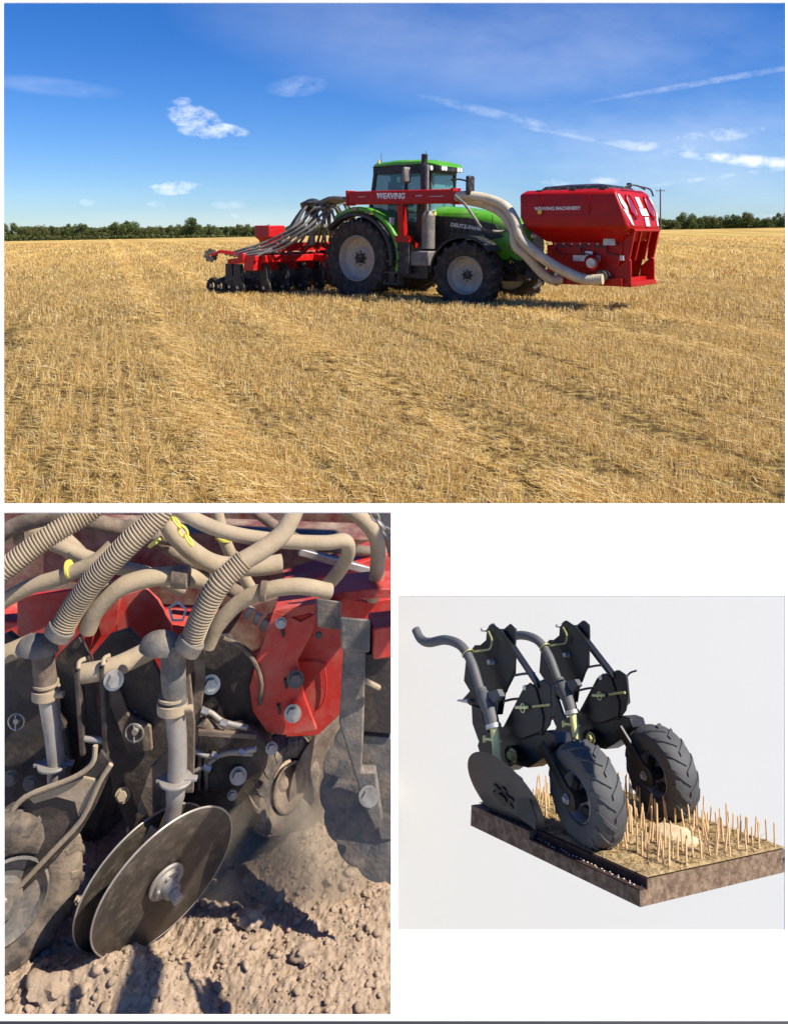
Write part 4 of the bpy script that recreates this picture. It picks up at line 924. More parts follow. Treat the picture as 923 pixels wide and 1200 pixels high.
# centre coulter
def ring_pin(px, py, Y, r, par):
    c = P(px, py, Y); mb = MB(); mb.tube([c + Vector((math.cos(a) * r, -.004, math.sin(a) * r)) for a in [k * math.pi / 8 for k in range(16)]], r * .11, 8, 1, closed=True)
    mb.cyl(c + Vector((0, -.008, r * .9)), c + Vector((0, -.008, -r * 1.0)), r * .10, n=8); mb.build('ring_pin', M['bright'], par)
    MB().cyl(c + Vector((r * .15, .01, r * .3)), c + Vector((r * .15, -.014, r * .3)), r * .34, n=14).build('pin_head', M['dsteel'], par)
def drop_tube(par, pts_top, pts_low, col, fl, r1, r2, Y, capc, capr, mtop):
    MB().tube([P(x, y, Y) for x, y in pts_top], [S(r1, Y), S(r1, Y), S(r1 * .95, Y)], 22, 5).build('seed_tube', mtop, par, clip=True)
    mb = MB(); mb.tube([P(x, y, Y + .002) for x, y in pts_low], [S(r2 * 1.05, Y), S(r2, Y), S(r2 * .85, Y)], 18, 5); mb.build('lower_tube', M['dsteel'], par)
    mb = MB(); c = P(*col, Y); mb.cyl(c + Vector((0, 0, -.010)), c + Vector((0, 0, .012)), S(r1 * 1.22, Y), n=24); mb.cyl(c + Vector((0, 0, .02)), c + Vector((0, 0, .026)), S(r1 * 1.12, Y), n=24); mb.cyl(c + Vector((S(r1, Y), -.01, .0)), c + Vector((S(r1 * 1.7, Y), -.01, .002)), .008, n=10); mb.build('hose_clamp', M['dhose'], par)
    mb = MB(); c = P(*fl, Y); mb.cyl(c + Vector((0, 0, -.003)), c + Vector((0, 0, .003)), S(r2 * 1.75, Y), n=24); mb.beam(c + Vector((-.045, 0, -.0)), c + Vector((.05, 0, .004)), .016, .007); mb.build('flange', M['dsteel'], par, bevel=.001)
    # curved rubber deflector at the top
    c = P(*capc, Y + .005); R0 = S(capr, Y); mb = MB(); prev = None
    for (k0, sg) in ((1.0, 1), (.86, -1)):
        rings = []
        for i in range(9):
            th = R_(i * 11.2); rings.append([mb.bm.verts.new(c + Vector((math.cos(a_) * math.cos(th) * R0 * k0, -math.sin(th) * R0 * .85 * k0, math.sin(a_) * math.cos(th) * R0 * k0 * .82))) for a_ in [R_(-4 + 180 * j / 20) for j in range(21)]])
        for r0_, r1_ in zip(rings, rings[1:]):
            for j in range(20): mb.bm.faces.new((r0_[j], r0_[j + 1], r1_[j + 1], r1_[j]))
        if prev:
            for j in range(20): mb.bm.faces.new((prev[0][j], prev[0][j + 1], rings[0][j + 1], rings[0][j]))
        prev = rings
    mb.build('deflector', M['dgrey'], par, clip=True)
def edge_ring(c, n, R, par):
    e, f = frame_of(n); mb = MB(); mb.tube([c + n * .003 + (e * math.cos(a) + f * math.sin(a)) * R for a in [k * math.pi / 36 for k in range(72)]], .0024, 6, 1, closed=True); mb.build('polished_edge', M['blade'], par)
N1, R1, N2, R2 = (.696, -.648, -.31), .183, (.73, -.63, -.28), .180
ca = wt_('disc_coulter', 'centre coulter with big tilted steel disc and grey seed tube', 'coulter', 195, 1110, 2.05, 'disc coulters of the drill')
mb = MB(); plate(mb, [(108, 768), (128, 745), (150, 738), (172, 762), (186, 790), (216, 848), (222, 900), (205, 965), (160, 992), (132, 930), (124, 850), (118, 800)], 2.14, .018); mb.build('side_plate', M['dblack'], ca, clip=True, bevel=.002)
mb = MB(); plate(mb, [(214, 775), (240, 745), (268, 745), (292, 765), (312, 800), (318, 860), (312, 900), (290, 935), (262, 955), (225, 960), (205, 940), (208, 850)], 2.22, .018); mb.build('side_plate', M['dblack'], ca, clip=True, bevel=.002)
mb = MB(); plate(mb, [(218, 858), (290, 850), (318, 875), (308, 905), (262, 930), (222, 925)], 2.17, .03); mb.build('pivot_block', M['dblack'], ca, clip=True, bevel=.006)
for (x0, y0_, x1_, y1_) in ((92, 782, 99, 882), (121, 778, 126, 884)):
    mb = MB(); mb.beam(P(x0, y0_, 2.04), P(x1_, y1_, 2.04), S(6), .035, (0, 1, 0)); mb.build('clevis_bar', M['dblack'], ca, bevel=.003)
    mb = MB(); mb.tube([P(x0, y0_ + 2, 2.02) + Vector((0, 0, .0)), P(x0 + 1, y0_ - 6, 2.03), P(x0 + 8, y0_ - 10, 2.04)], S(2.6), 8, 4); mb.build('clevis_lip', M['dhose'], ca)
mb = MB(); mb.tube([P(96, 790, 2.05), P(130, 783, 2.05), P(160, 770, 2.08), P(194, 752, 2.1)], S(11.5), 20, 5); mb.build('pivot_tube', M['dhose'], ca, clip=True)
MB().bolt(P(133, 797, 2.015), (.5, -1, .25), S(8), .014).build('bolt', M['bright'], ca)
mb = MB(); mb.cyl(P(99, 866, 2.035), P(122, 868, 2.035), S(4), n=12); mb.build('cross_pin', M['dsteel'], ca)
ring_pin(158, 858, 2.10, S(11), ca)
drop_tube(ca, [(204, 752), (203, 790), (206, 826)], [(205, 832), (208, 880), (206, 925), (201, 968)], (202, 828), (206, 914), 14.5, 11, 2.01, (190, 760), 27, M['dgrey'])
mb = MB(); plate(mb, [(168, 962), (190, 978), (180, 994), (168, 1000)], 2.02, .006); mb.build('scraper', M['dsteel'], ca, bevel=.001)
def disc(mb, c, n, R, cup=.02, notch=False):
    mb.lathe([(0, -cup * .1), (R * .35, -cup * .1), (R * .4, 0), (R * .985, cup * .25), (R, cup * .18), (R * .98, cup * .05), (R * .4, -.012), (0, -.012)], c, n, 96)
n1 = Vector(N1).normalized(); c1 = P(193, 1031, 2.0)
mb = MB(); disc(mb, c1, n1, R1); o_ = mb.build('disc', M['ddisc'], ca)
edge_ring(c1, n1, R1, ca)
n2 = Vector(N2).normalized(); c2 = P(168, 1026, 2.06)
mb = MB(); disc(mb, c2, n2, R2); mb.build('disc', M['ddisc'], ca)
edge_ring(c2, n2, R2, ca)
mb = MB(); h0 = c1 + n1 * .004; mb.cyl(h0, h0 + n1 * .006, .046, .045, 36); mb.cyl(h0, h0 + n1 * .014, .036, .034, 28); mb.cyl(h0 + n1 * .012, h0 + n1 * .034, .022, .020, 20); mb.cyl(h0 + n1 * .03, h0 + n1 * .056, .0145, n=6)
e1, f1 = frame_of(n1)
for k in range(5): q = h0 + (e1 * math.cos(k * 1.257) + f1 * math.sin(k * 1.257)) * .0275; mb.cyl(q + n1 * .01, q + n1 * .018, .0045, n=8)
mb.build('hub', M['dsteel'], ca, bevel=.001)
mb = MB(); mb.cyl(c2, c1, .03, n=18); mb.beam(P(205, 930, 2.12), c1.lerp(c2, .6), .035, .03); mb.build('disc_axle', M['dblack'], ca)
# linkage details behind the seed tube
for pts, Yq, nm in (([(226, 752), (238, 748), (240, 800), (232, 856), (222, 850), (228, 800)], 2.12, 'link_arm'), ([(212, 800), (222, 790), (228, 850), (226, 930), (214, 930)], 2.06, 'link_arm'), ([(128, 790), (136, 800), (150, 838), (176, 852), (178, 880), (150, 884), (138, 850), (124, 815)], 2.12, 'link_arm'), ([(176, 900), (196, 880), (204, 900), (198, 950), (176, 962), (164, 935)], 2.09, 'lower_link')):
    mb = MB(); plate(mb, pts, Yq, .012); mb.build(nm, M['brown'], ca, bevel=.002)
mb = MB(); mb.tube([P(x, y, 2.19) for x, y in ((262, 748), (282, 758), (298, 776), (306, 800), (304, 826))], S(3), 8, 5); mb.build('guard_rim', M['brown'], ca)
mb = MB(); mb.tube([P(x, y, 2.16) for x, y in ((150, 884), (168, 900), (160, 940), (150, 975))], S(2.4), 8, 5); mb.build('weld_edge', M['dhose'], ca)
for k in range(6): MB().cyl(P(146 + 6 * k, 836 + (k % 2) * 8 - k, 2.139), P(146 + 6 * k, 836 + (k % 2) * 8 - k, 2.136), S(2.3), n=12).build('adjuster_hole', M['trim'], ca)
MB().beam(P(232, 858, 2.1), P(300, 862, 2.12), .014, .012).build('link_rod', M['brown'], ca, bevel=.001)
MB().cyl(P(236, 845, 2.12), P(262, 870, 2.14), S(9), n=16).build('hydraulic_ram', M['brown'], ca, bevel=.002)
for k in range(4): MB().tube([P(222 + k * 5, 826, 2.15), P(226 + k * 5, 856, 2.14), P(220 + k * 7, 890, 2.15), P(214 + k * 9, 925, 2.17)], S(2.6), 8, 5).build('coil_spring', M['brown'], ca)
# hydraulic fittings
for pts, r in (([(236, 832), (248, 836), (262, 846), (290, 853)], 3.2), ([(228, 880), (246, 886), (270, 882), (300, 878)], 3.4), ([(226, 905), (240, 898), (262, 884), (296, 884)], 2.4)):
    MB().tube([P(x, y, 2.12) for x, y in pts], S(r, 2.12), 10, 5).build('hydraulic_hose', M['dsteel'], ca)
for x, y in ((240, 834), (262, 848), (252, 885), (284, 881), (243, 900)): MB().cyl(P(x - 4, y - 1.5, 2.115), P(x + 4, y + 1.5, 2.115), S(4.6), n=6).build('hose_nut', M['bright'], ca)
for (x, y, r, mt) in ((247, 802, 7.5, 'bright'), (279, 909, 7, 'dsteel'), (318, 877, 5, 'dsteel'), (272, 932, 4, 'dsteel')): MB().bolt(P(x, y, 2.14 if x < 260 else 2.16), (.3, -1, .25), S(r, 2.14)).build('bolt', M[mt], ca)
for (x, y) in ((170, 945), (144, 932), (205, 900)): MB().bolt(P(x, y, 2.12), (0.1, -1, .3), S(6, 2.1)).build('bolt', M['dhose'], ca)

mb = MB(); mb.tube([P(x, y, 2.34) for x, y in ((198, 712), (209, 706), (218, 714), (214, 727), (202, 727))], S(1.6, 2.34), 6, 1, closed=True); tag(mb.build('pentagon_mark', M['white']), 'small white pentagon outline on the dull red panel behind hoses', 'emblem')
for k in range(3): MB().box(P(292 + k * 9, 718 + k * 7, 2.3), (.018, .02, .03), Matrix.Rotation(.5, 3, 'Y')).build('wire_clip', M['dsteel'], ca, bevel=.003)
# left coulter, partly out of view
cb = wt_('disc_coulter', 'left coulter cut by the edge with press wheel and pale bent arm', 'coulter', 60, 1130, 2.05, 'disc coulters of the drill')
mb = MB(); plate(mb, [(-30, 760), (10, 742), (32, 760), (50, 800), (76, 850), (84, 900), (70, 960), (30, 985), (-30, 960)], 2.16, .018); mb.build('side_plate', M['dblack'], cb, clip=True, bevel=.002)
mb = MB(); plate(mb, [(66, 770), (92, 745), (106, 775), (118, 870), (132, 925), (112, 975), (82, 960), (74, 880)], 2.2, .02); mb.build('side_plate', M['dblack'], cb, clip=True, bevel=.002)
ring_pin(20, 845, 2.12, S(10), cb)
mb = MB(); mb.tube([P(-20, 775, 2.1), P(10, 765, 2.1), P(40, 752, 2.12)], S(11), 18, 5); mb.build('pivot_tube', M['dhose'], cb)
drop_tube(cb, [(50, 752), (52, 785), (56, 815)], [(56, 820), (63, 865), (66, 905), (60, 935)], (54, 812), (62, 896), 13, 10, 2.06, (44, 762), 25, M['brown'])
for x, y in ((36, 918), (12, 912)): MB().bolt(P(x, y, 2.13), (.2, -1, .25), S(6, 2.13)).build('bolt', M['dhose'], cb)
# bent arm: web and pale edge flanges
mb = MB(); plate(mb, [(118, 880), (132, 898), (112, 945), (95, 975), (30, 1042), (-10, 1085), (-10, 1060), (15, 1005), (10, 965), (30, 935), (70, 918), (105, 905)], 1.97, .01); mb.build('arm_web', M['dblack'], cb, clip=True, bevel=.001)
mb = MB(); plate(mb, [(34, 936), (72, 922), (98, 912), (116, 916), (108, 936), (92, 958), (88, 940), (66, 934), (40, 942)], 1.962, .008); mb.build('arm_web', M['dhose'], cb)
mb = MB(); mb.tube([P(130, 896, 1.955), P(116, 918, 1.955), P(96, 960, 1.955), P(60, 1000, 1.955), P(-6, 1070, 1.955)], S(3), 8, 3); mb.build('arm_edge', M['dhose'], cb)
mb = MB(); mb.tube([P(112, 874, 1.955), P(108, 895, 1.955), P(85, 912, 1.955), P(30, 934, 1.955), P(8, 960, 1.955)], S(3), 8, 4); mb.build('arm_edge', M['dhose'], cb)
wc = P(-2, 1050, 1.95); wn_ = Vector((.62, -.72, -.05)).normalized()
pw = thing('press_wheel', None, None, tuple(wc - cb.location), parent=cb)
def wheel_at(par_world_c, n, Rr, W, rr, nl, lh, mt, mr_, parent, root=False):
    pass
mb = MB(); tyre_soft(mb, .19, .085, .10); o = mb.build('tyre', M['dtyre'], pw)
mb = MB(); mb.lathe([(.104, -.034), (.098, -.037), (.092, -.02), (.05, -.012), (.045, -.03), (.0, -.03)], (0, 0, 0), (0, 1, 0), 40); mb.build('rim', M['dgrey'], pw)
MB().bolt((0, -.03, 0), (0, -1, 0), .016, .014).build('hub_bolt', M['bright'], pw)
pw.rotation_mode = 'QUATERNION'; pw.rotation_quaternion = Vector((0, -1, 0)).rotation_difference(wn_)
# coulters of the rear row
for (px, py, Y, nn, lb) in ((330, 918, 2.36, (.75, -.6, .1), 'rear press wheel standing in dust between centre disc and notched disc'),):
    t = thing('press_wheel', lb, 'wheel', tuple(P(px, py, Y)))
    mb = MB(); tyre_soft(mb, .125, .08, .065); mb.build('tyre', M['dtyre'], t)
    mb = MB(); mb.lathe([(.064, -.036), (.058, -.038), (.05, -.015), (.02, -.01), (0, -.025)], (0, 0, 0), (0, 1, 0), 30); mb.build('rim', M['brown'], t)
    t.rotation_mode = 'QUATERNION'; t.rotation_quaternion = Vector((0, -1, 0)).rotation_difference(Vector(nn).normalized())
rr_ = [((110, 968), 2.42, 'rear disc coulter in the gap between left and centre coulters'), ((262, 930), 2.46, 'rear disc coulter close behind the centre disc'), ((395, 905), 2.5, 'rear disc coulter in shade under the red bracket')]
for (c_, Y, lb) in rr_:
    t = wt_('rear_coulter', lb, 'coulter', c_[0], c_[1] + 60, Y, 'coulters of the rear row')
    mb = MB(); plate(mb, [(c_[0] - 22, 800), (c_[0] + 24, 800), (c_[0] + 34, 880), (c_[0] + 16, c_[1] + 15), (c_[0] - 22, c_[1])], Y, .03); mb.build('leg', M['brown'], t, clip=True, bevel=.003)
    mb = MB(); disc(mb, P(c_[0] - 4, c_[1] - 4, Y - .03), Vector((.7, -.7, -.1)).normalized(), .165); mb.build('disc', M['brown'], t, clip=True)

side = thing('bounce_blocker', 'unseen dark board added to block light bouncing off the soil bed', 'board', (0, 2.2, -.75)); s_world[side.name] = True  # added out of view: keeps warm soil bounce off the grey backdrop
MB().hexa([(.0005, 1.5, -.75), (.0025, 1.5, -.75), (.0025, 2.9, -.75), (.0005, 2.9, -.75), (.0005, 1.5, -.175), (.0025, 1.5, -.175), (.0025, 2.9, -.175), (.0005, 2.9, -.175)]).build('panel', M['trim'], side)
# hoses
GH = 'dusty air seed hoses over the coulters'
def hose(lab, pts, r, mat='dhose', corr=0, Y=None, camp=.10):
    q = [P(p[0], p[1], p[2] if len(p) > 2 else Y) for p in pts]
    mb = MB(); mb.tube(q, S(r * .9, q[0].y), 18, 7, corr=corr, camp=camp); o = mb.build('seed_hose', M[mat], clip=True); tag(o, lab, 'hose', GH); return o
hose('ribbed tan hose slanting up from the left edge to the top', [(-25, 694, 2.05), (10, 664, 2.05), (55, 630, 2.08), (100, 603, 2.12), (130, 580, 2.15)], 13.5, corr=.0078)
hose('ribbed tan hose rising from the left seed tube to the top edge', [(70, 742, 2.03), (84, 716, 2.03), (112, 678, 2.02), (150, 638, 2.02), (184, 606, 2.04), (205, 575, 2.06)], 14.5, corr=.0078)
hose('smooth tan hose bowing from the left edge behind the ribbed one', [(-25, 722, 2.12), (30, 690, 2.12), (75, 675, 2.12), (112, 658, 2.12), (132, 640, 2.14)], 10)
hose('straight pale hose crossing behind the ribbed hose', [(62, 637, 2.22), (120, 660, 2.2), (170, 672, 2.2), (215, 690, 2.25)], 9)
hose('smooth hose arching from the centre plate up to a dark band', [(102, 738, 2.06), (112, 716, 2.05), (138, 690, 2.05), (172, 678, 2.07), (205, 675, 2.1), (240, 680, 2.15)], 12)
hose('hose sagging from top centre across to the ribbed hose', [(186, 590, 2.16), (200, 620, 2.15), (225, 646, 2.15), (255, 662, 2.15), (300, 664, 2.18), (330, 660, 2.2)], 12)
hose('long hose along the top bending sharply down at the right', [(205, 594, 2.05), (235, 612, 2.05), (275, 626, 2.05), (330, 634, 2.06), (380, 636, 2.08), (404, 634, 2.1), (408, 648, 2.13), (398, 668, 2.16), (380, 690, 2.2)], 9.5)
hose('ribbed hose rising from the centre seed tube to the top', [(224, 752, 1.99), (236, 722, 1.98), (256, 686, 1.98), (286, 656, 2.0)], 14, corr=.0078)
hose('smooth upper stretch of the centre hose reaching the top edge', [(284, 658, 2.0), (306, 645, 2.02), (330, 626, 2.05), (345, 598, 2.08), (350, 575, 2.1)], 12.5)
hose('smooth hose arching from the centre tube over to the red bracket', [(243, 756, 2.06), (255, 732, 2.05), (280, 706, 2.05), (312, 692, 2.05), (350, 687, 2.06), (386, 693, 2.1)], 10.5)
hose('hose dropping from the top right corner behind the red arm', [(395, 588, 2.2), (424, 608, 2.2), (441, 632, 2.22), (442, 668, 2.25), (436, 700, 2.3)], 10)
hose('short hose descending at the top right corner', [(430, 590, 2.3), (452, 615, 2.3), (463, 650, 2.3)], 9)
hose('dark shaded hose running along the top left corner', [(-20, 640, 2.3), (20, 616, 2.3), (70, 606, 2.3), (140, 618, 2.35), (210, 632, 2.4)], 11, 'brown')
hose('wide tan pipe stub behind the top left hoses', [(-20, 628, 2.4), (30, 622, 2.4), (62, 628, 2.4), (90, 650, 2.45), (130, 700, 2.5)], 13)
hose('slim tan hose falling steeply from the top centre', [(252, 590, 2.28), (262, 630, 2.28), (276, 660, 2.3), (300, 700, 2.35)], 8)
hose('dark hose lying behind the hose crossing at top centre', [(150, 610, 2.45), (210, 650, 2.45), (270, 690, 2.45), (330, 720, 2.5)], 9, 'brown')
hose('thin grey hose running behind the bends at top right', [(300, 600, 2.5), (340, 628, 2.5), (380, 640, 2.5), (470, 650, 2.55)], 7, 'brown')
for (x, y, Y, r, w, lb) in ((28, 622, 2.37, 16, .03, 'dark rubber sleeve clamped round the top left pipe'), (212, 676, 2.085, 13.5, .04, 'dark band sleeve on the arching hose near top centre'), (309, 693, 2.045, 12, .016, 'dark band round the hose above the red bracket'), (70, 740, 2.03, 16.5, .025, 'grey cuff at the base of the left ribbed hose'), (222, 756, 1.985, 16, .03, 'grey cuff at the base of the centre ribbed hose')):
    dv = Vector((.5, 0, .8)) if y > 735 else Vector((1, 0, -.05)); dv.normalize(); c_ = P(x, y, Y)
    tag(MB().cyl(c_ - dv * w / 2, c_ + dv * w / 2, S(r, Y), n=24).build('hose_sleeve', M['dgrey' if y > 735 else 'brown'], bevel=.002), lb, 'sleeve', 'sleeves clamped on the hoses')
for (x, y, Y, r, dv, lb) in ((80, 668, 2.12, 10.8, (1, 0, .25), 'yellow tie round the bowed hose at upper left'), (262, 632, 2.28, 9, (.2, 0, 1), 'yellow tie on the slim hose at top centre'), (181, 634, 2.14, 9, (.6, 0, -.8), 'yellow tie beside the ribbed hose at top centre')):
    tag(MB().cyl(P(x, y, Y), P(x, y, Y) + Vector(dv).normalized() * .006, S(r, Y) * 1.05, n=24).build('cable_tie', M['zip']), lb, 'cable tie')
def chain(pts, Y, r, mat, lab):
    c = catmull([P(x, y, Y) for x, y in pts], 12); t = thing('chain', lab, 'chain', tuple(c[0]), world=True); acc = 0; k = 0; last = c[0]
    for a in c[1:]:
        if (a - last).length > r * 2.9:
            d = (a - last).normalized(); s = Vector((0, 1, 0)) if k % 2 else d.cross(Vector((0, 1, 0))); m_ = last.lerp(a, .5); mb = MB()
            mb.tube([m_ + d * math.cos(q) * r * 1.9 + s * math.sin(q) * r * 1.1 for q in [j * math.pi / 5 for j in range(10)]], r * .38, 6, 1, closed=True); mb.build('link', mat, t, clip=True); last = a; k += 1
chain([(196, 598), (207, 612), (218, 628), (226, 640)], 2.1, .0085, M['zip'], 'yellowed chain hanging between hoses at top centre')
chain([(436, 600), (444, 612), (456, 626), (462, 640)], 2.15, .008, M['bright'], 'bright steel chain in the top right corner of the close view')
# dust raised by the discs
m = bpy.data.materials.new('dust'); m.use_nodes = True; nt = m.node_tree; N = nt.nodes; N.remove(N['Principled BSDF'])
pv = N.new('ShaderNodeVolumePrincipled'); pv.inputs['Color'].default_value = (.97, .80, .58, 1); pv.inputs['Anisotropy'].default_value = 0
tcn = N.new('ShaderNodeTexCoord'); nn = N.new('ShaderNodeTexNoise'); nn.inputs['Scale'].default_value = 7; nn.inputs['Detail'].default_value = 4
nt.links.new(tcn.outputs['Object'], nn.inputs['Vector'])
gr = N.new('ShaderNodeVectorMath'); gr.operation = 'LENGTH'
mpn = N.new('ShaderNodeMapping'); mpn.inputs['Scale'].default_value = (1 / .40, 1 / .22, 1 / .20); mpn.inputs['Location'].default_value = (0, 0, -.10 / .20); nt.links.new(tcn.outputs['Object'], mpn.inputs[0]); nt.links.new(mpn.outputs[0], gr.inputs[0])
def mth(op, a, b_, cl_=False):
    q = N.new('ShaderNodeMath'); q.operation = op; q.use_clamp = cl_
    for i, v_ in enumerate((a, b_)):
        if isinstance(v_, (int, float)): q.inputs[i].default_value = v_
        else: nt.links.new(v_, q.inputs[i])
    return q.outputs[0]
fall = mth('SUBTRACT', 1.0, gr.outputs['Value'], True); ns = mth('MULTIPLY', mth('SUBTRACT', nn.outputs[0], .36, True), 4.0)
nt.links.new(mth('MULTIPLY', mth('MULTIPLY', fall, ns), 15.0), pv.inputs['Density']); nt.links.new(pv.outputs[0], N['Material Output'].inputs['Volume'])
mb = MB(); mb.ball((-.33, 2.27, 0), 1, (.40, .22, .20), 3); mb.bm.transform(Matrix.Translation((0, 0, 0)))
o = mb.build('dust_cloud', m); tag(o, 'pale brown dust cloud drifting behind the discs', 'dust', kind='stuff')

# ================================================================== LOWER RIGHT: display model on a light grey backdrop
RL = Matrix(((0.57146524, 0.81741124, 0.07256961), (-0.78557735, 0.51934644, 0.33637406), (0.23726717, -0.24923512, 0.93892819)))
RL = RL.to_quaternion().to_matrix(); TL_ = Vector((.46131, 1.6, .28180)); SU, SV, SW = .495, .476, .043
KS = .7; TLs = Vector((0, 0, CH)) + (TL_ - Vector((0, 0, CH))) * KS      # a small scale model
def LW(u, v, w): return TLs + RL @ Vector((u, v, w)) * KS
def Lp(px, py, v):
    ax = RL.col[1]; d = Vector(((px - HX) / F, 1, -(py - HZ) / F)); c = Vector((0, 0, CH)); k = (v + ax.dot(TL_ - c)) / ax.dot(d)
    return RL.transposed() @ (c + d * k - TL_)
def Lt(px, py, w=SW):
    ax = RL.col[2]; d = Vector(((px - HX) / F, 1, -(py - HZ) / F)); c = Vector((0, 0, CH)); k = (w + ax.dot(TL_ - c)) / ax.dot(d)
    return RL.transposed() @ (c + d * k - TL_)
RE = RL.to_euler()
# backdrop: one sheet facing the viewer and the sky
bd = thing('backdrop', 'large plain light grey backdrop sheet behind the model', 'backdrop', (.7, 2.35, 0))
s_world[bd.name] = True
tb = math.tan(R_(40)); yb0, yb1 = 2.1, 3.3
def bz(y): return -.40 + (y - 2.35) * tb
MB().hexa([(.003, yb0, bz(yb0)), (1.75, yb0, bz(yb0)), (1.75, yb1, bz(yb1)), (.003, yb1, bz(yb1)), (.003, yb0, bz(yb0) - .02), (1.75, yb0, bz(yb0) - .02), (1.75, yb1, bz(yb1) - .02), (.003, yb1, bz(yb1) - .02)]).build('sheet', M['backdrop'], bd)
mb = MB(); mb.beam((.2, 2.5, bz(2.5) - .03), (.2, 2.9, -.75), .05, .05, (1, 0, 0)); mb.beam((1.5, 2.5, bz(2.5) - .03), (1.5, 2.9, -.75), .05, .05, (1, 0, 0)); mb.build('stand', M['trim'], bd)

# soil block
hold = thing('model_stand', 'steel stand carrying the soil block from beyond the right edge', 'stand', (1.0, 1.4, -.75)); s_world[hold.name] = True
a_ = LW(-.02, .462, .02); b_ = Vector((1.0, a_.y, a_.z)); MB().beam(a_, b_, .02, .014).build('arm', M['trim'], hold); MB().beam(b_, (1.0, a_.y, -.75), .04, .04, (1, 0, 0)).build('post', M['trim'], hold)
M['blockside'] = pm('cut_soil', (.115, .072, .045), (.20, .138, .088), 30, rough=1, bump=.6, bscale=120, dust=((.33, .23, .16), .35), dscale=60, spec=.2)
M['blocktop'] = pm('littered_soil', (.12, .07, .03), (.40, .27, .12), 45, rough=1, bump=.8, bscale=140, dust=((.48, .37, .20), .5), dscale=70, spec=.2)
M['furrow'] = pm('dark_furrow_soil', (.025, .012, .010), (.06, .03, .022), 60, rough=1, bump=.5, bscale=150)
M['stalk'] = pm('pale_straw_stalk', (.70, .45, .22), (.82, .60, .34), 30, rough=.7)
M['seedm'] = pm('pale_seed', (.75, .66, .5), rough=.6)
M['stone'] = pm('pale_stone', (.60, .43, .24), (.72, .55, .34), 20, rough=.85, bump=.3, bscale=60)
sb = thing('soil_block', 'cutaway brown soil block with furrow under the model wheels', 'soil model', tuple(TLs), tuple(RE)); sb.scale = (KS,) * 3
mb = MB(); mb.box((-SU / 2, .022 + (SV - .022) / 2, SW / 2 - .001), (SU, SV - .022, SW - .002)); mb.box((-.15, .011, .0125), (.30, .022, .025)); mb.box((-.3975, .011, SW / 2 - .001), (.195, .022, SW - .002)); mb.build('soil_body', M['blockside'], sb)
gx, gy = 110, 100; V = []; 
for j in range(gy):
    for i in range(gx):
        u_ = -SU + SU * i / (gx - 1); v_ = .0225 + (SV - .0225) * j / (gy - 1); e_ = min(1, min(i, j, gx - 1 - i, gy - 1 - j) / 3)
        V.append((u_, v_, SW + .0015 + e_ * (.005 * noise.noise(Vector((u_ * 40, v_ * 40, 0))) + .004 * noise.noise(Vector((u_ * 95, v_ * 95, 4))) + .003)))
Fc = [(j * gx + i, j * gx + i + 1, (j + 1) * gx + i + 1, (j + 1) * gx + i) for j in range(gy - 1) for i in range(gx - 1)]
o = nparr('littered_surface', V, Fc, M['blocktop']); o.parent = sb
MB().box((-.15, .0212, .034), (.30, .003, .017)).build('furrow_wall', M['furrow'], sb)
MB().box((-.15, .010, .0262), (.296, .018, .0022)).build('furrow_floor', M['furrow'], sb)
random.seed(4)
mb = MB(); mb.ball((0, 0, 0), .0016, (1.5, 1, .8), 1); s0 = mb.build('seed', M['seedm'], sb); s0.location = (-.01, .0185, .0285)
for k in range(1, 30): d = s0.copy(); COL.objects.link(d); d.parent = sb; d.location = (-.01 - k * .0096 + random.uniform(-.002, .002), .012 + random.uniform(-.005, .006), .0285); d.rotation_euler = (0, 0, random.uniform(0, 3))
# litter
rng = np.random.default_rng(8); n = 3600
u_ = rng.uniform(-SU + .006, -.006, n); v_ = rng.uniform(.026, SV - .006, n); az = rng.normal(0, .9, n); ln = rng.uniform(.006, .026, n); tl = rng.uniform(-.05, .45, n)
D = np.stack([np.cos(az) * np.cos(tl), np.sin(az) * np.cos(tl), np.sin(tl)], 1); B = np.stack([u_, v_, SW + rng.uniform(.003, .008, n)], 1); Sx = np.cross(D, [0, .3, 1.0]); Sx /= np.linalg.norm(Sx, axis=1)[:, None]; Wd = Sx * rng.uniform(.0004, .0009, n)[:, None]
Tp = B + D * ln[:, None]; Tp[:, 0] = np.clip(Tp[:, 0], -SU, 0); Tp[:, 1] = np.clip(Tp[:, 1], .022, SV)
V = np.stack([B - Wd, B + Wd, Tp + Wd, Tp - Wd], 1).reshape(-1, 3)
M['litter'] = straw_mat('litter', [(0, (.24, .14, .05)), (.3, (.50, .34, .13)), (.7, (.68, .50, .21)), (1, (.80, .66, .36))])
o = nparr('straw_litter', V, np.arange(len(V)).reshape(-1, 4), M['litter']); o.parent = sb; tag(o, kind='stuff')
q = Lt(792, 985); st = thing('stone', 'smooth pale stone lying among the straw under the rear wheel', 'stone', tuple(LW(q.x, q.y, SW)), tuple(RE)); st.scale = (KS,) * 3
mb = MB(); mb.ball((0, 0, .0), .046, (1.35, .8, .55), 3, .22, 5); mb.build('stone_body', M['stone'], st)
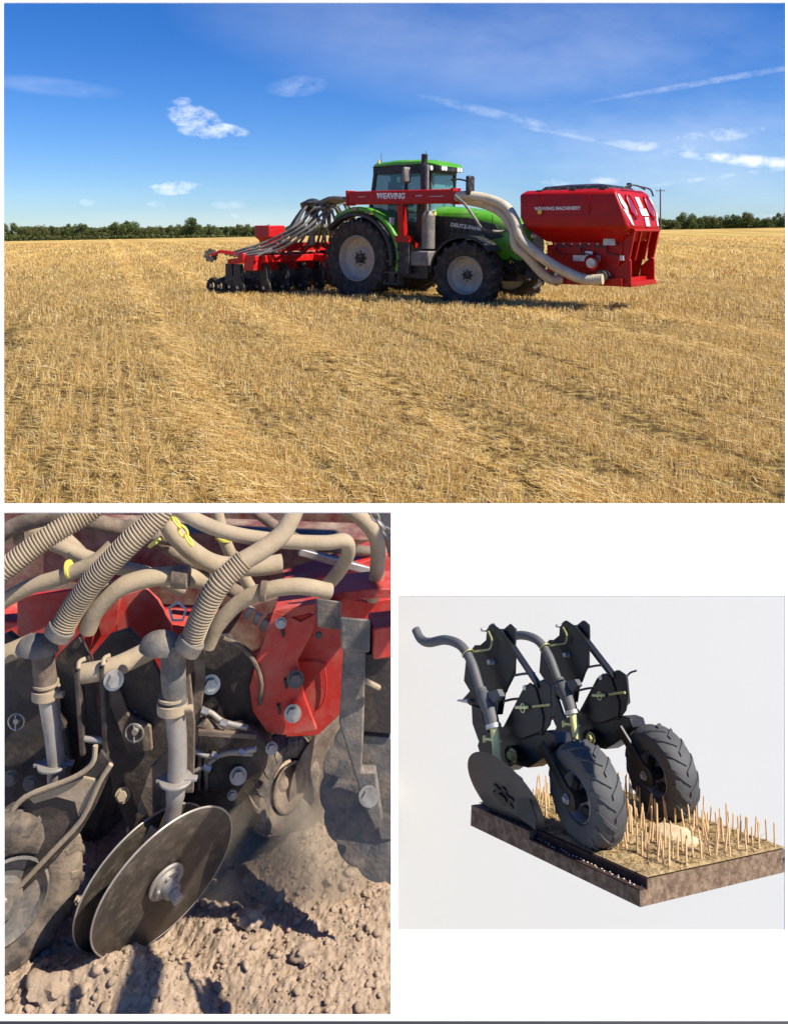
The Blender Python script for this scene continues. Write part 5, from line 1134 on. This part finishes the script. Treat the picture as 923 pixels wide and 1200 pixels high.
# stalks: individual copies
def stalk_mesh(h, r, cut):
    mb = MB(); mb.cyl((0, 0, 0), (h * .02, 0, h * .93), r, r * .85, 7, True); mb.cyl((h * .02, 0, h * .93), (h * .02 + r * .5, 0, h), r * .85, r * .25, 7, True); return mb
SL = 'upright pale straw stalk standing in the soil block'; SG = 'straw stalks standing in rows on the soil block'
base = []
for k, h in enumerate((.040, .048, .056)):
    o = stalk_mesh(h, .0022, k).build('straw_stalk', M['stalk']); tag(o, SL, 'stalk', SG); base.append(o.data); bpy.data.objects.remove(o)
first = None; random.seed(31)
for vv in (.10, .15, .20, .25, .30, .35, .40, .455):
    for k in range(28):
        u0 = -.482 + k * .0174 + random.uniform(-.005, .005); v0 = vv + random.uniform(-.006, .006)
        if vv < .2 and k < 3: continue
        if abs(u0 - q.x) < .06 and abs(v0 - q.y) < .035: continue
        if first is None: o = bpy.data.objects.new('straw_stalk', base[0]); first = o; tag(o, SL, 'stalk', SG)
        else: o = first.copy(); o.data = random.choice(base)
        COL.objects.link(o); o.matrix_basis = Matrix.Translation(LW(u0, v0, SW)) @ RL.to_4x4() @ Matrix.Rotation(random.gauss(0, .07), 4, 'X') @ Matrix.Rotation(random.gauss(0, .07), 4, 'Y') @ Matrix.Rotation(random.uniform(0, 6.28), 4, 'Z') @ Matrix.Scale(KS, 4)

# model coulter units
M['mblack'] = pm('model_black', (.006, .006, .006), (.012, .012, .012), 20, rough=.42)
M['mtyre'] = pm('model_tyre', (.065, .065, .063), (.08, .08, .077), 20, rough=.72, bump=.1, bscale=200)
M['mgrey'] = pm('model_grey_plastic', (.095, .095, .093), (.115, .115, .11), 20, rough=.6)
M['mdisc'] = pm('model_dark_disc', (.045, .045, .045), (.06, .06, .058), 15, rough=.45, metal=.3)
M['myellow'] = pm('model_pale_yellow', (.92, .90, .38), (.90, .87, .34), 20, rough=.4)
M['mpin'] = pm('model_pin', (.55, .55, .5), rough=.35, metal=.5)
M['mrim'] = pm('model_rim', (.42, .42, .43), (.30, .30, .30), 20, rough=.35, metal=.5)
M['molive'] = pm('model_olive_bolt', (.45, .42, .16), rough=.4, metal=.3)
def nloc(ps, cam_): a, b_ = R_(ps), R_(cam_); return Vector((math.sin(a) * math.cos(b_), -math.cos(a) * math.cos(b_), math.sin(b_)))
UL = ['front model coulter with curved hose, dark disc and near wheel', 'rear model coulter with its wheel resting by the pale stone']
def unit():
    t = thing('model_coulter', UL[0], 'coulter model', tuple(TLs), tuple(RE), 'coulter models on the soil block'); t.scale = (KS,) * 3
    def pl(name, pts, v, th, mat='mblack', bev=.0015):
        MB().prism([Lp(x, y, v) for x, y in pts], (0, th, 0)).build(name, M[mat], t, bevel=bev)
    # top head bracket: two cheeks
    for v in (.022, .052): pl('head_plate', [(570, 737), (576, 731), (584, 737), (590, 737), (597, 731), (603, 737), (603, 752), (600, 790), (592, 812), (582, 815), (574, 795), (569, 770), (561, 757), (569, 750)], v, .006)
    pl('head_core', [(571, 760), (597, 760), (596, 790), (588, 806), (578, 800)], .028, .024)
    pl('mount_plate', [(546, 768), (556, 756), (570, 757), (578, 790), (586, 812), (582, 838), (560, 832), (549, 826), (541, 820), (550, 810), (543, 798)], .03, .02)
    pl('lower_link', [(552, 826), (563, 830), (569, 852), (580, 872), (590, 900), (574, 888), (560, 868), (553, 848)], .024, .008)
    # parallelogram arm
    mb = MB(); mb.beam(Lp(588, 739, .018), Lp(633, 806, .018), .006, .020, (0, 1, 0)); mb.beam(Lp(588, 739, .062), Lp(633, 806, .062), .006, .020, (0, 1, 0)); mb.build('upper_arm', M['mblack'], t, bevel=.0015)
    for v in (.014, .052): pl('rear_plate', [(624, 802), (636, 796), (645, 803), (647, 830), (643, 850), (634, 862), (622, 858)], v, .006)
    pl('rear_web', [(628, 810), (638, 806), (640, 840), (630, 850)], .02, .032)
    pl('triangle_plate', [(613, 806), (620, 800), (627, 806), (636, 840), (634, 858), (612, 866), (594, 862), (586, 858)], .010, .006)
    pl('triangle_plate', [(613, 806), (620, 800), (627, 806), (636, 840), (634, 858), (612, 866), (594, 862), (586, 858)], .066, .006)
    pl('lower_body', [(563, 862), (585, 852), (612, 862), (640, 856), (649, 860), (652, 872), (642, 884), (628, 894), (618, 900), (602, 896), (590, 904), (576, 898), (564, 890), (559, 874)], .018, .05)
    mb = MB(); q = Lp(598, 884, .0); mb.cyl(q + Vector((0, .02, 0)), q + Vector((0, -.003, 0)), .017, n=24); mb.build('pivot_boss', M['mblack'], t)
    q = Lp(601, 885, -.004); MB().bolt(q, (0, -1, 0), .009, .010).build('bolt', M['molive'], t)
    # wheel arm
    hub = Vector((-.185, .055, .1335)); nw = nloc(-11.4, -10.3); hf = hub + nw * .040
    a0 = Lp(634, 872, .0); mb = MB(); mb.beam(a0, hf, .008, .024, nw.cross(hf - a0)); mb.build('wheel_arm', M['mblack'], t, bevel=.0015)
    mb = MB(); mb.cyl(hf - nw * .004, hf + nw * .006, .022, n=24); mb.cyl(hub, hf, .013, n=16); mb.build('arm_eye', M['mblack'], t); MB().bolt(hf + nw * .006 + Vector((-.006, 0, .0)), nw, .007, .006).build('bolt', M['mrim'], t)
    w = thing('wheel', None, None, tuple(hub), parent=t); w.rotation_mode = 'QUATERNION'; w.rotation_quaternion = Vector((0, -1, 0)).rotation_difference(nw)
    mb = MB(); tyre_soft(mb, .0985, .072, .046); mb.build('tyre', M['mtyre'], w)
    mb = MB(); mb.lathe([(.048, -.024), (.046, -.027), (.043, -.018), (.040, .002), (.03, .006), (.026, -.002), (.012, -.004), (.012, -.012), (0, -.012)], (0, 0, 0), (0, 1, 0), 40, rfun=None); mb.lathe([(.048, .024), (.043, .018), (.0, .012)], (0, 0, 0), (0, 1, 0), 30); mb.build('rim', M['mrim'], w)
    mb = MB()
    for k in range(3): a = k * 2.094 + .6; mb.box((math.cos(a) * .030, -.006, math.sin(a) * .030), (.018, .008, .024), Matrix.Rotation(-a, 3, 'Y'))
    mb.build('rim_window', M['mblack'], w, bevel=.002)
    # disc
    nd = nloc(4.6, -34.8); dc = Vector((-.384, .003, .088)) - RL.transposed() @ (LW(-.384, .003, .088) - Vector((0, 0, CH))).normalized() * .032; mb = MB()
    mb.lathe([(0, .003), (.04, .003), (.098, .0015), (.105, -.0005), (.098, -.003), (0, -.004)], dc, nd, 72); mb.build('disc', M['mdisc'], t)
    e_, f_ = frame_of(nd); mb = MB(); mb.cyl(dc, dc + nd * .008, .022, .02, 24); mb.cyl(dc + nd * .008, dc + nd * .013, .012, n=18)
    for k in range(6): q = dc + (e_ * math.cos(k * 1.047) + f_ * math.sin(k * 1.047)) * .024; mb.cyl(q, q + nd * .007, .007, n=12)
    mb.build('disc_hub', M['mblack'], t, bevel=.0008)
    q = Lp(598, 921, -.01); MB().cyl(q, q + Vector((0, -.006, 0)), .004, n=12).build('pin', M['mpin'], t)
    MB().prism([dc + nd * .006 + x for x in (e_ * 0.0, )] if False else [Lp(603, 905, -.012), Lp(612, 912, -.012), Lp(629, 958, -.03), Lp(628, 972, -.035), Lp(606, 955, -.02)], tuple(nd * .0025)).build('scraper', M['mdisc'], t)
    # hose, tube and yellow pipe
    mb = MB(); mb.tube([Lp(487, 738, -.02), Lp(493, 749, -.02), Lp(503, 753, -.02), Lp(522, 750, -.02), Lp(540, 757, -.02), Lp(552, 776, -.02), Lp(560, 800, -.02), Lp(568, 826, -.02)], .0115, 20, 7); mb.build('seed_hose', M['mgrey'], t)
    mb = MB(); mb.tube([Lp(564, 808, -.02), Lp(571, 826, -.02), Lp(575, 840, -.02), Lp(578, 853, -.02)], [.013, .0185, .017, .0165], 20, 4); mb.prism([Lp(568, 812, -.025), Lp(582, 808, -.025), Lp(586, 816, -.025), Lp(578, 824, -.025)], (0, .016, 0)); mb.build('funnel', M['mgrey'], t)
    mb = MB(); a, b_ = Lp(577.5, 849, -.02), Lp(578.5, 854, -.02); mb.cyl(a, b_, .0185, n=24); mb.build('collar', M['mpin'], t)
    mb = MB(); mb.tube([Lp(579, 853, -.02), Lp(581, 872, -.02), Lp(583, 890, -.018), Lp(590, 905, -.012)], .0100, 16, 5); mb.build('coulter_pipe', M['myellow'], t)
    mb = MB(); mb.beam(Lp(569, 866, -.016), Lp(586, 869, -.016), .006, .005); mb.cyl(Lp(568, 862, -.014), Lp(568, 870, -.014), .005, n=10); mb.build('pipe_clip', M['myellow'], t)
    # wire clip round the hose and its bent rod
    c_ = Lp(548, 766, -.02); ax = (Lp(552, 776, -.02) - Lp(544, 760, -.02)).normalized(); e2, f2 = frame_of(ax)
    mb = MB(); mb.tube([c_ + (e2 * math.cos(a) + f2 * math.sin(a)) * .0145 for a in [k * math.pi / 8 for k in range(16)]], .0018, 8, 1, closed=True); mb.build('hose_ring', M['molive'], t)
    mb = MB(); mb.tube([Lp(556, 764, -.01), Lp(566, 762, .0), Lp(574, 760, .01), Lp(576, 750, .012), Lp(572, 740, .015)], .0025, 8, 4); mb.build('bent_rod', M['molive'], t)
    # pins and rods
    for (x, y, r, mt) in ((566, 738, .005, 'mpin'), (574, 776, .007, 'mpin'), (616, 806, .0065, 'mpin')):
        q = Lp(x, y, .012); MB().cyl(q + Vector((0, .012, 0)), q + Vector((0, -.006, 0)), r, r * .8, 16).build('pin', M[mt], t)
    q = Lp(601, 737, .07); MB().cyl(Lp(598, 737, .06), Lp(604, 738, .085), .004, n=10).build('pin', M['mpin'], t)
    MB().cyl(Lp(549, 822, .02), Lp(536, 821, .02), .0055, .002, 10).build('adjuster_pin', M['mpin'], t)
    for a, b_ in (((597, 793), (626, 789)), ((590, 822), (612, 819))): MB().tube([Lp(*a, .03), Lp((a[0] + b_[0]) / 2, (a[1] + b_[1]) / 2 - 1, .03), Lp(*b_, .03)], .0028, 8, 3).build('tie_rod', M['mgrey'], t)
    mb = MB(); mb.cyl(Lp(604, 829, .004), Lp(618, 829, .004), .0035, n=10); mb.build('clip_pin', M['myellow'], t)
    mb = MB(); mb.cyl(Lp(624, 828, .006), Lp(643, 826, .006), .003, n=10); mb.build('clip_pin', M['molive'], t)
    c_ = Lp(612, 830, .002); MB().tube([c_ + Vector((math.cos(a) * .007, 0, math.sin(a) * .009)) for a in [k * math.pi / 6 for k in range(12)]], .0012, 6, 1, closed=True).build('clip_ring', M['myellow'], t)
    MB().tube([Lp(645, 808, .04), Lp(652, 800, .05), Lp(660, 797, .05)], .0025, 8, 3).build('tie_rod', M['mgrey'], t)
    return t
u1 = unit()
u2 = u1.copy(); COL.objects.link(u2)
def cp(src, par):
    for ch in src.children:
        d = ch.copy(); COL.objects.link(d); d.parent = par; cp(ch, d)
for ch in [c for c in u1.children]:
    d = ch.copy(); COL.objects.link(d); d.parent = u2
    for g_ in ch.children: e_ = g_.copy(); COL.objects.link(e_); e_.parent = d
u2.location = LW(-.065, .325, .004); u2['label'] = UL[1]

# ================================================================== the white display board with its three openings
TB = math.tan(R_(45)); KB = .8 + .929 * .8 * TB
def Bp(px, py):
    s = (py - HZ) / F; return P(px, py, KB / (1 + TB * s))
bo = thing('display_board', 'white leaning display board with three rectangular openings', 'board', (0, .8, .6))
s_world[bo.name] = True
gxs = [-60, 4, 458, 466, 920, 983]; gys = [-40, 2, 590, 600, 698, 1090, 1189, 1197]
def solid(i, j):
    x, y = (gxs[i] + gxs[i + 1]) / 2, (gys[j] + gys[j + 1]) / 2
    if 4 < x < 920 and 2 < y < 590: return False
    if 4 < x < 458 and 600 < y < 1189: return False
    if 466 < x < 920 and 698 < y < 1090: return False
    return True
mb = MB(); nrm_ = Vector((0, math.cos(R_(45)), -math.sin(R_(45)))) * .003; fv = {}; bv = {}
for i, x in enumerate(gxs):
    for j, y in enumerate(gys): q = Bp(x, y); fv[i, j] = mb.bm.verts.new(q); bv[i, j] = mb.bm.verts.new(q + nrm_)
for i in range(5):
    for j in range(7):
        if not solid(i, j): continue
        c4 = [(i, j), (i + 1, j), (i + 1, j + 1), (i, j + 1)]
        mb.bm.faces.new([fv[k] for k in c4]); mb.bm.faces.new([bv[k] for k in c4][::-1])
        for a, b_, di, dj in ((0, 1, 0, -1), (1, 2, 1, 0), (2, 3, 0, 1), (3, 0, -1, 0)):
            ii, jj = i + di, j + dj
            if not (0 <= ii < 5 and 0 <= jj < 7 and solid(ii, jj)): mb.bm.faces.new((fv[c4[a]], bv[c4[a]], bv[c4[b_]], fv[c4[b_]]))
mb.build('panel', M['board'], bo)
MB().prism([Bp(-60, 1197.2), Bp(983, 1197.2), Bp(983, 1212), Bp(-60, 1212)], tuple(nrm_ * 2)).build('bottom_rail', M['trim'], bo)
for x in (-50, 973):
    q = Bp(x, 1205); MB().beam(q + Vector((0, .01, 0)), (q.x * 1.15, q.y + .02, -.75), .03, .03, (1, 0, 0)).build('leg', M['trim'], bo)
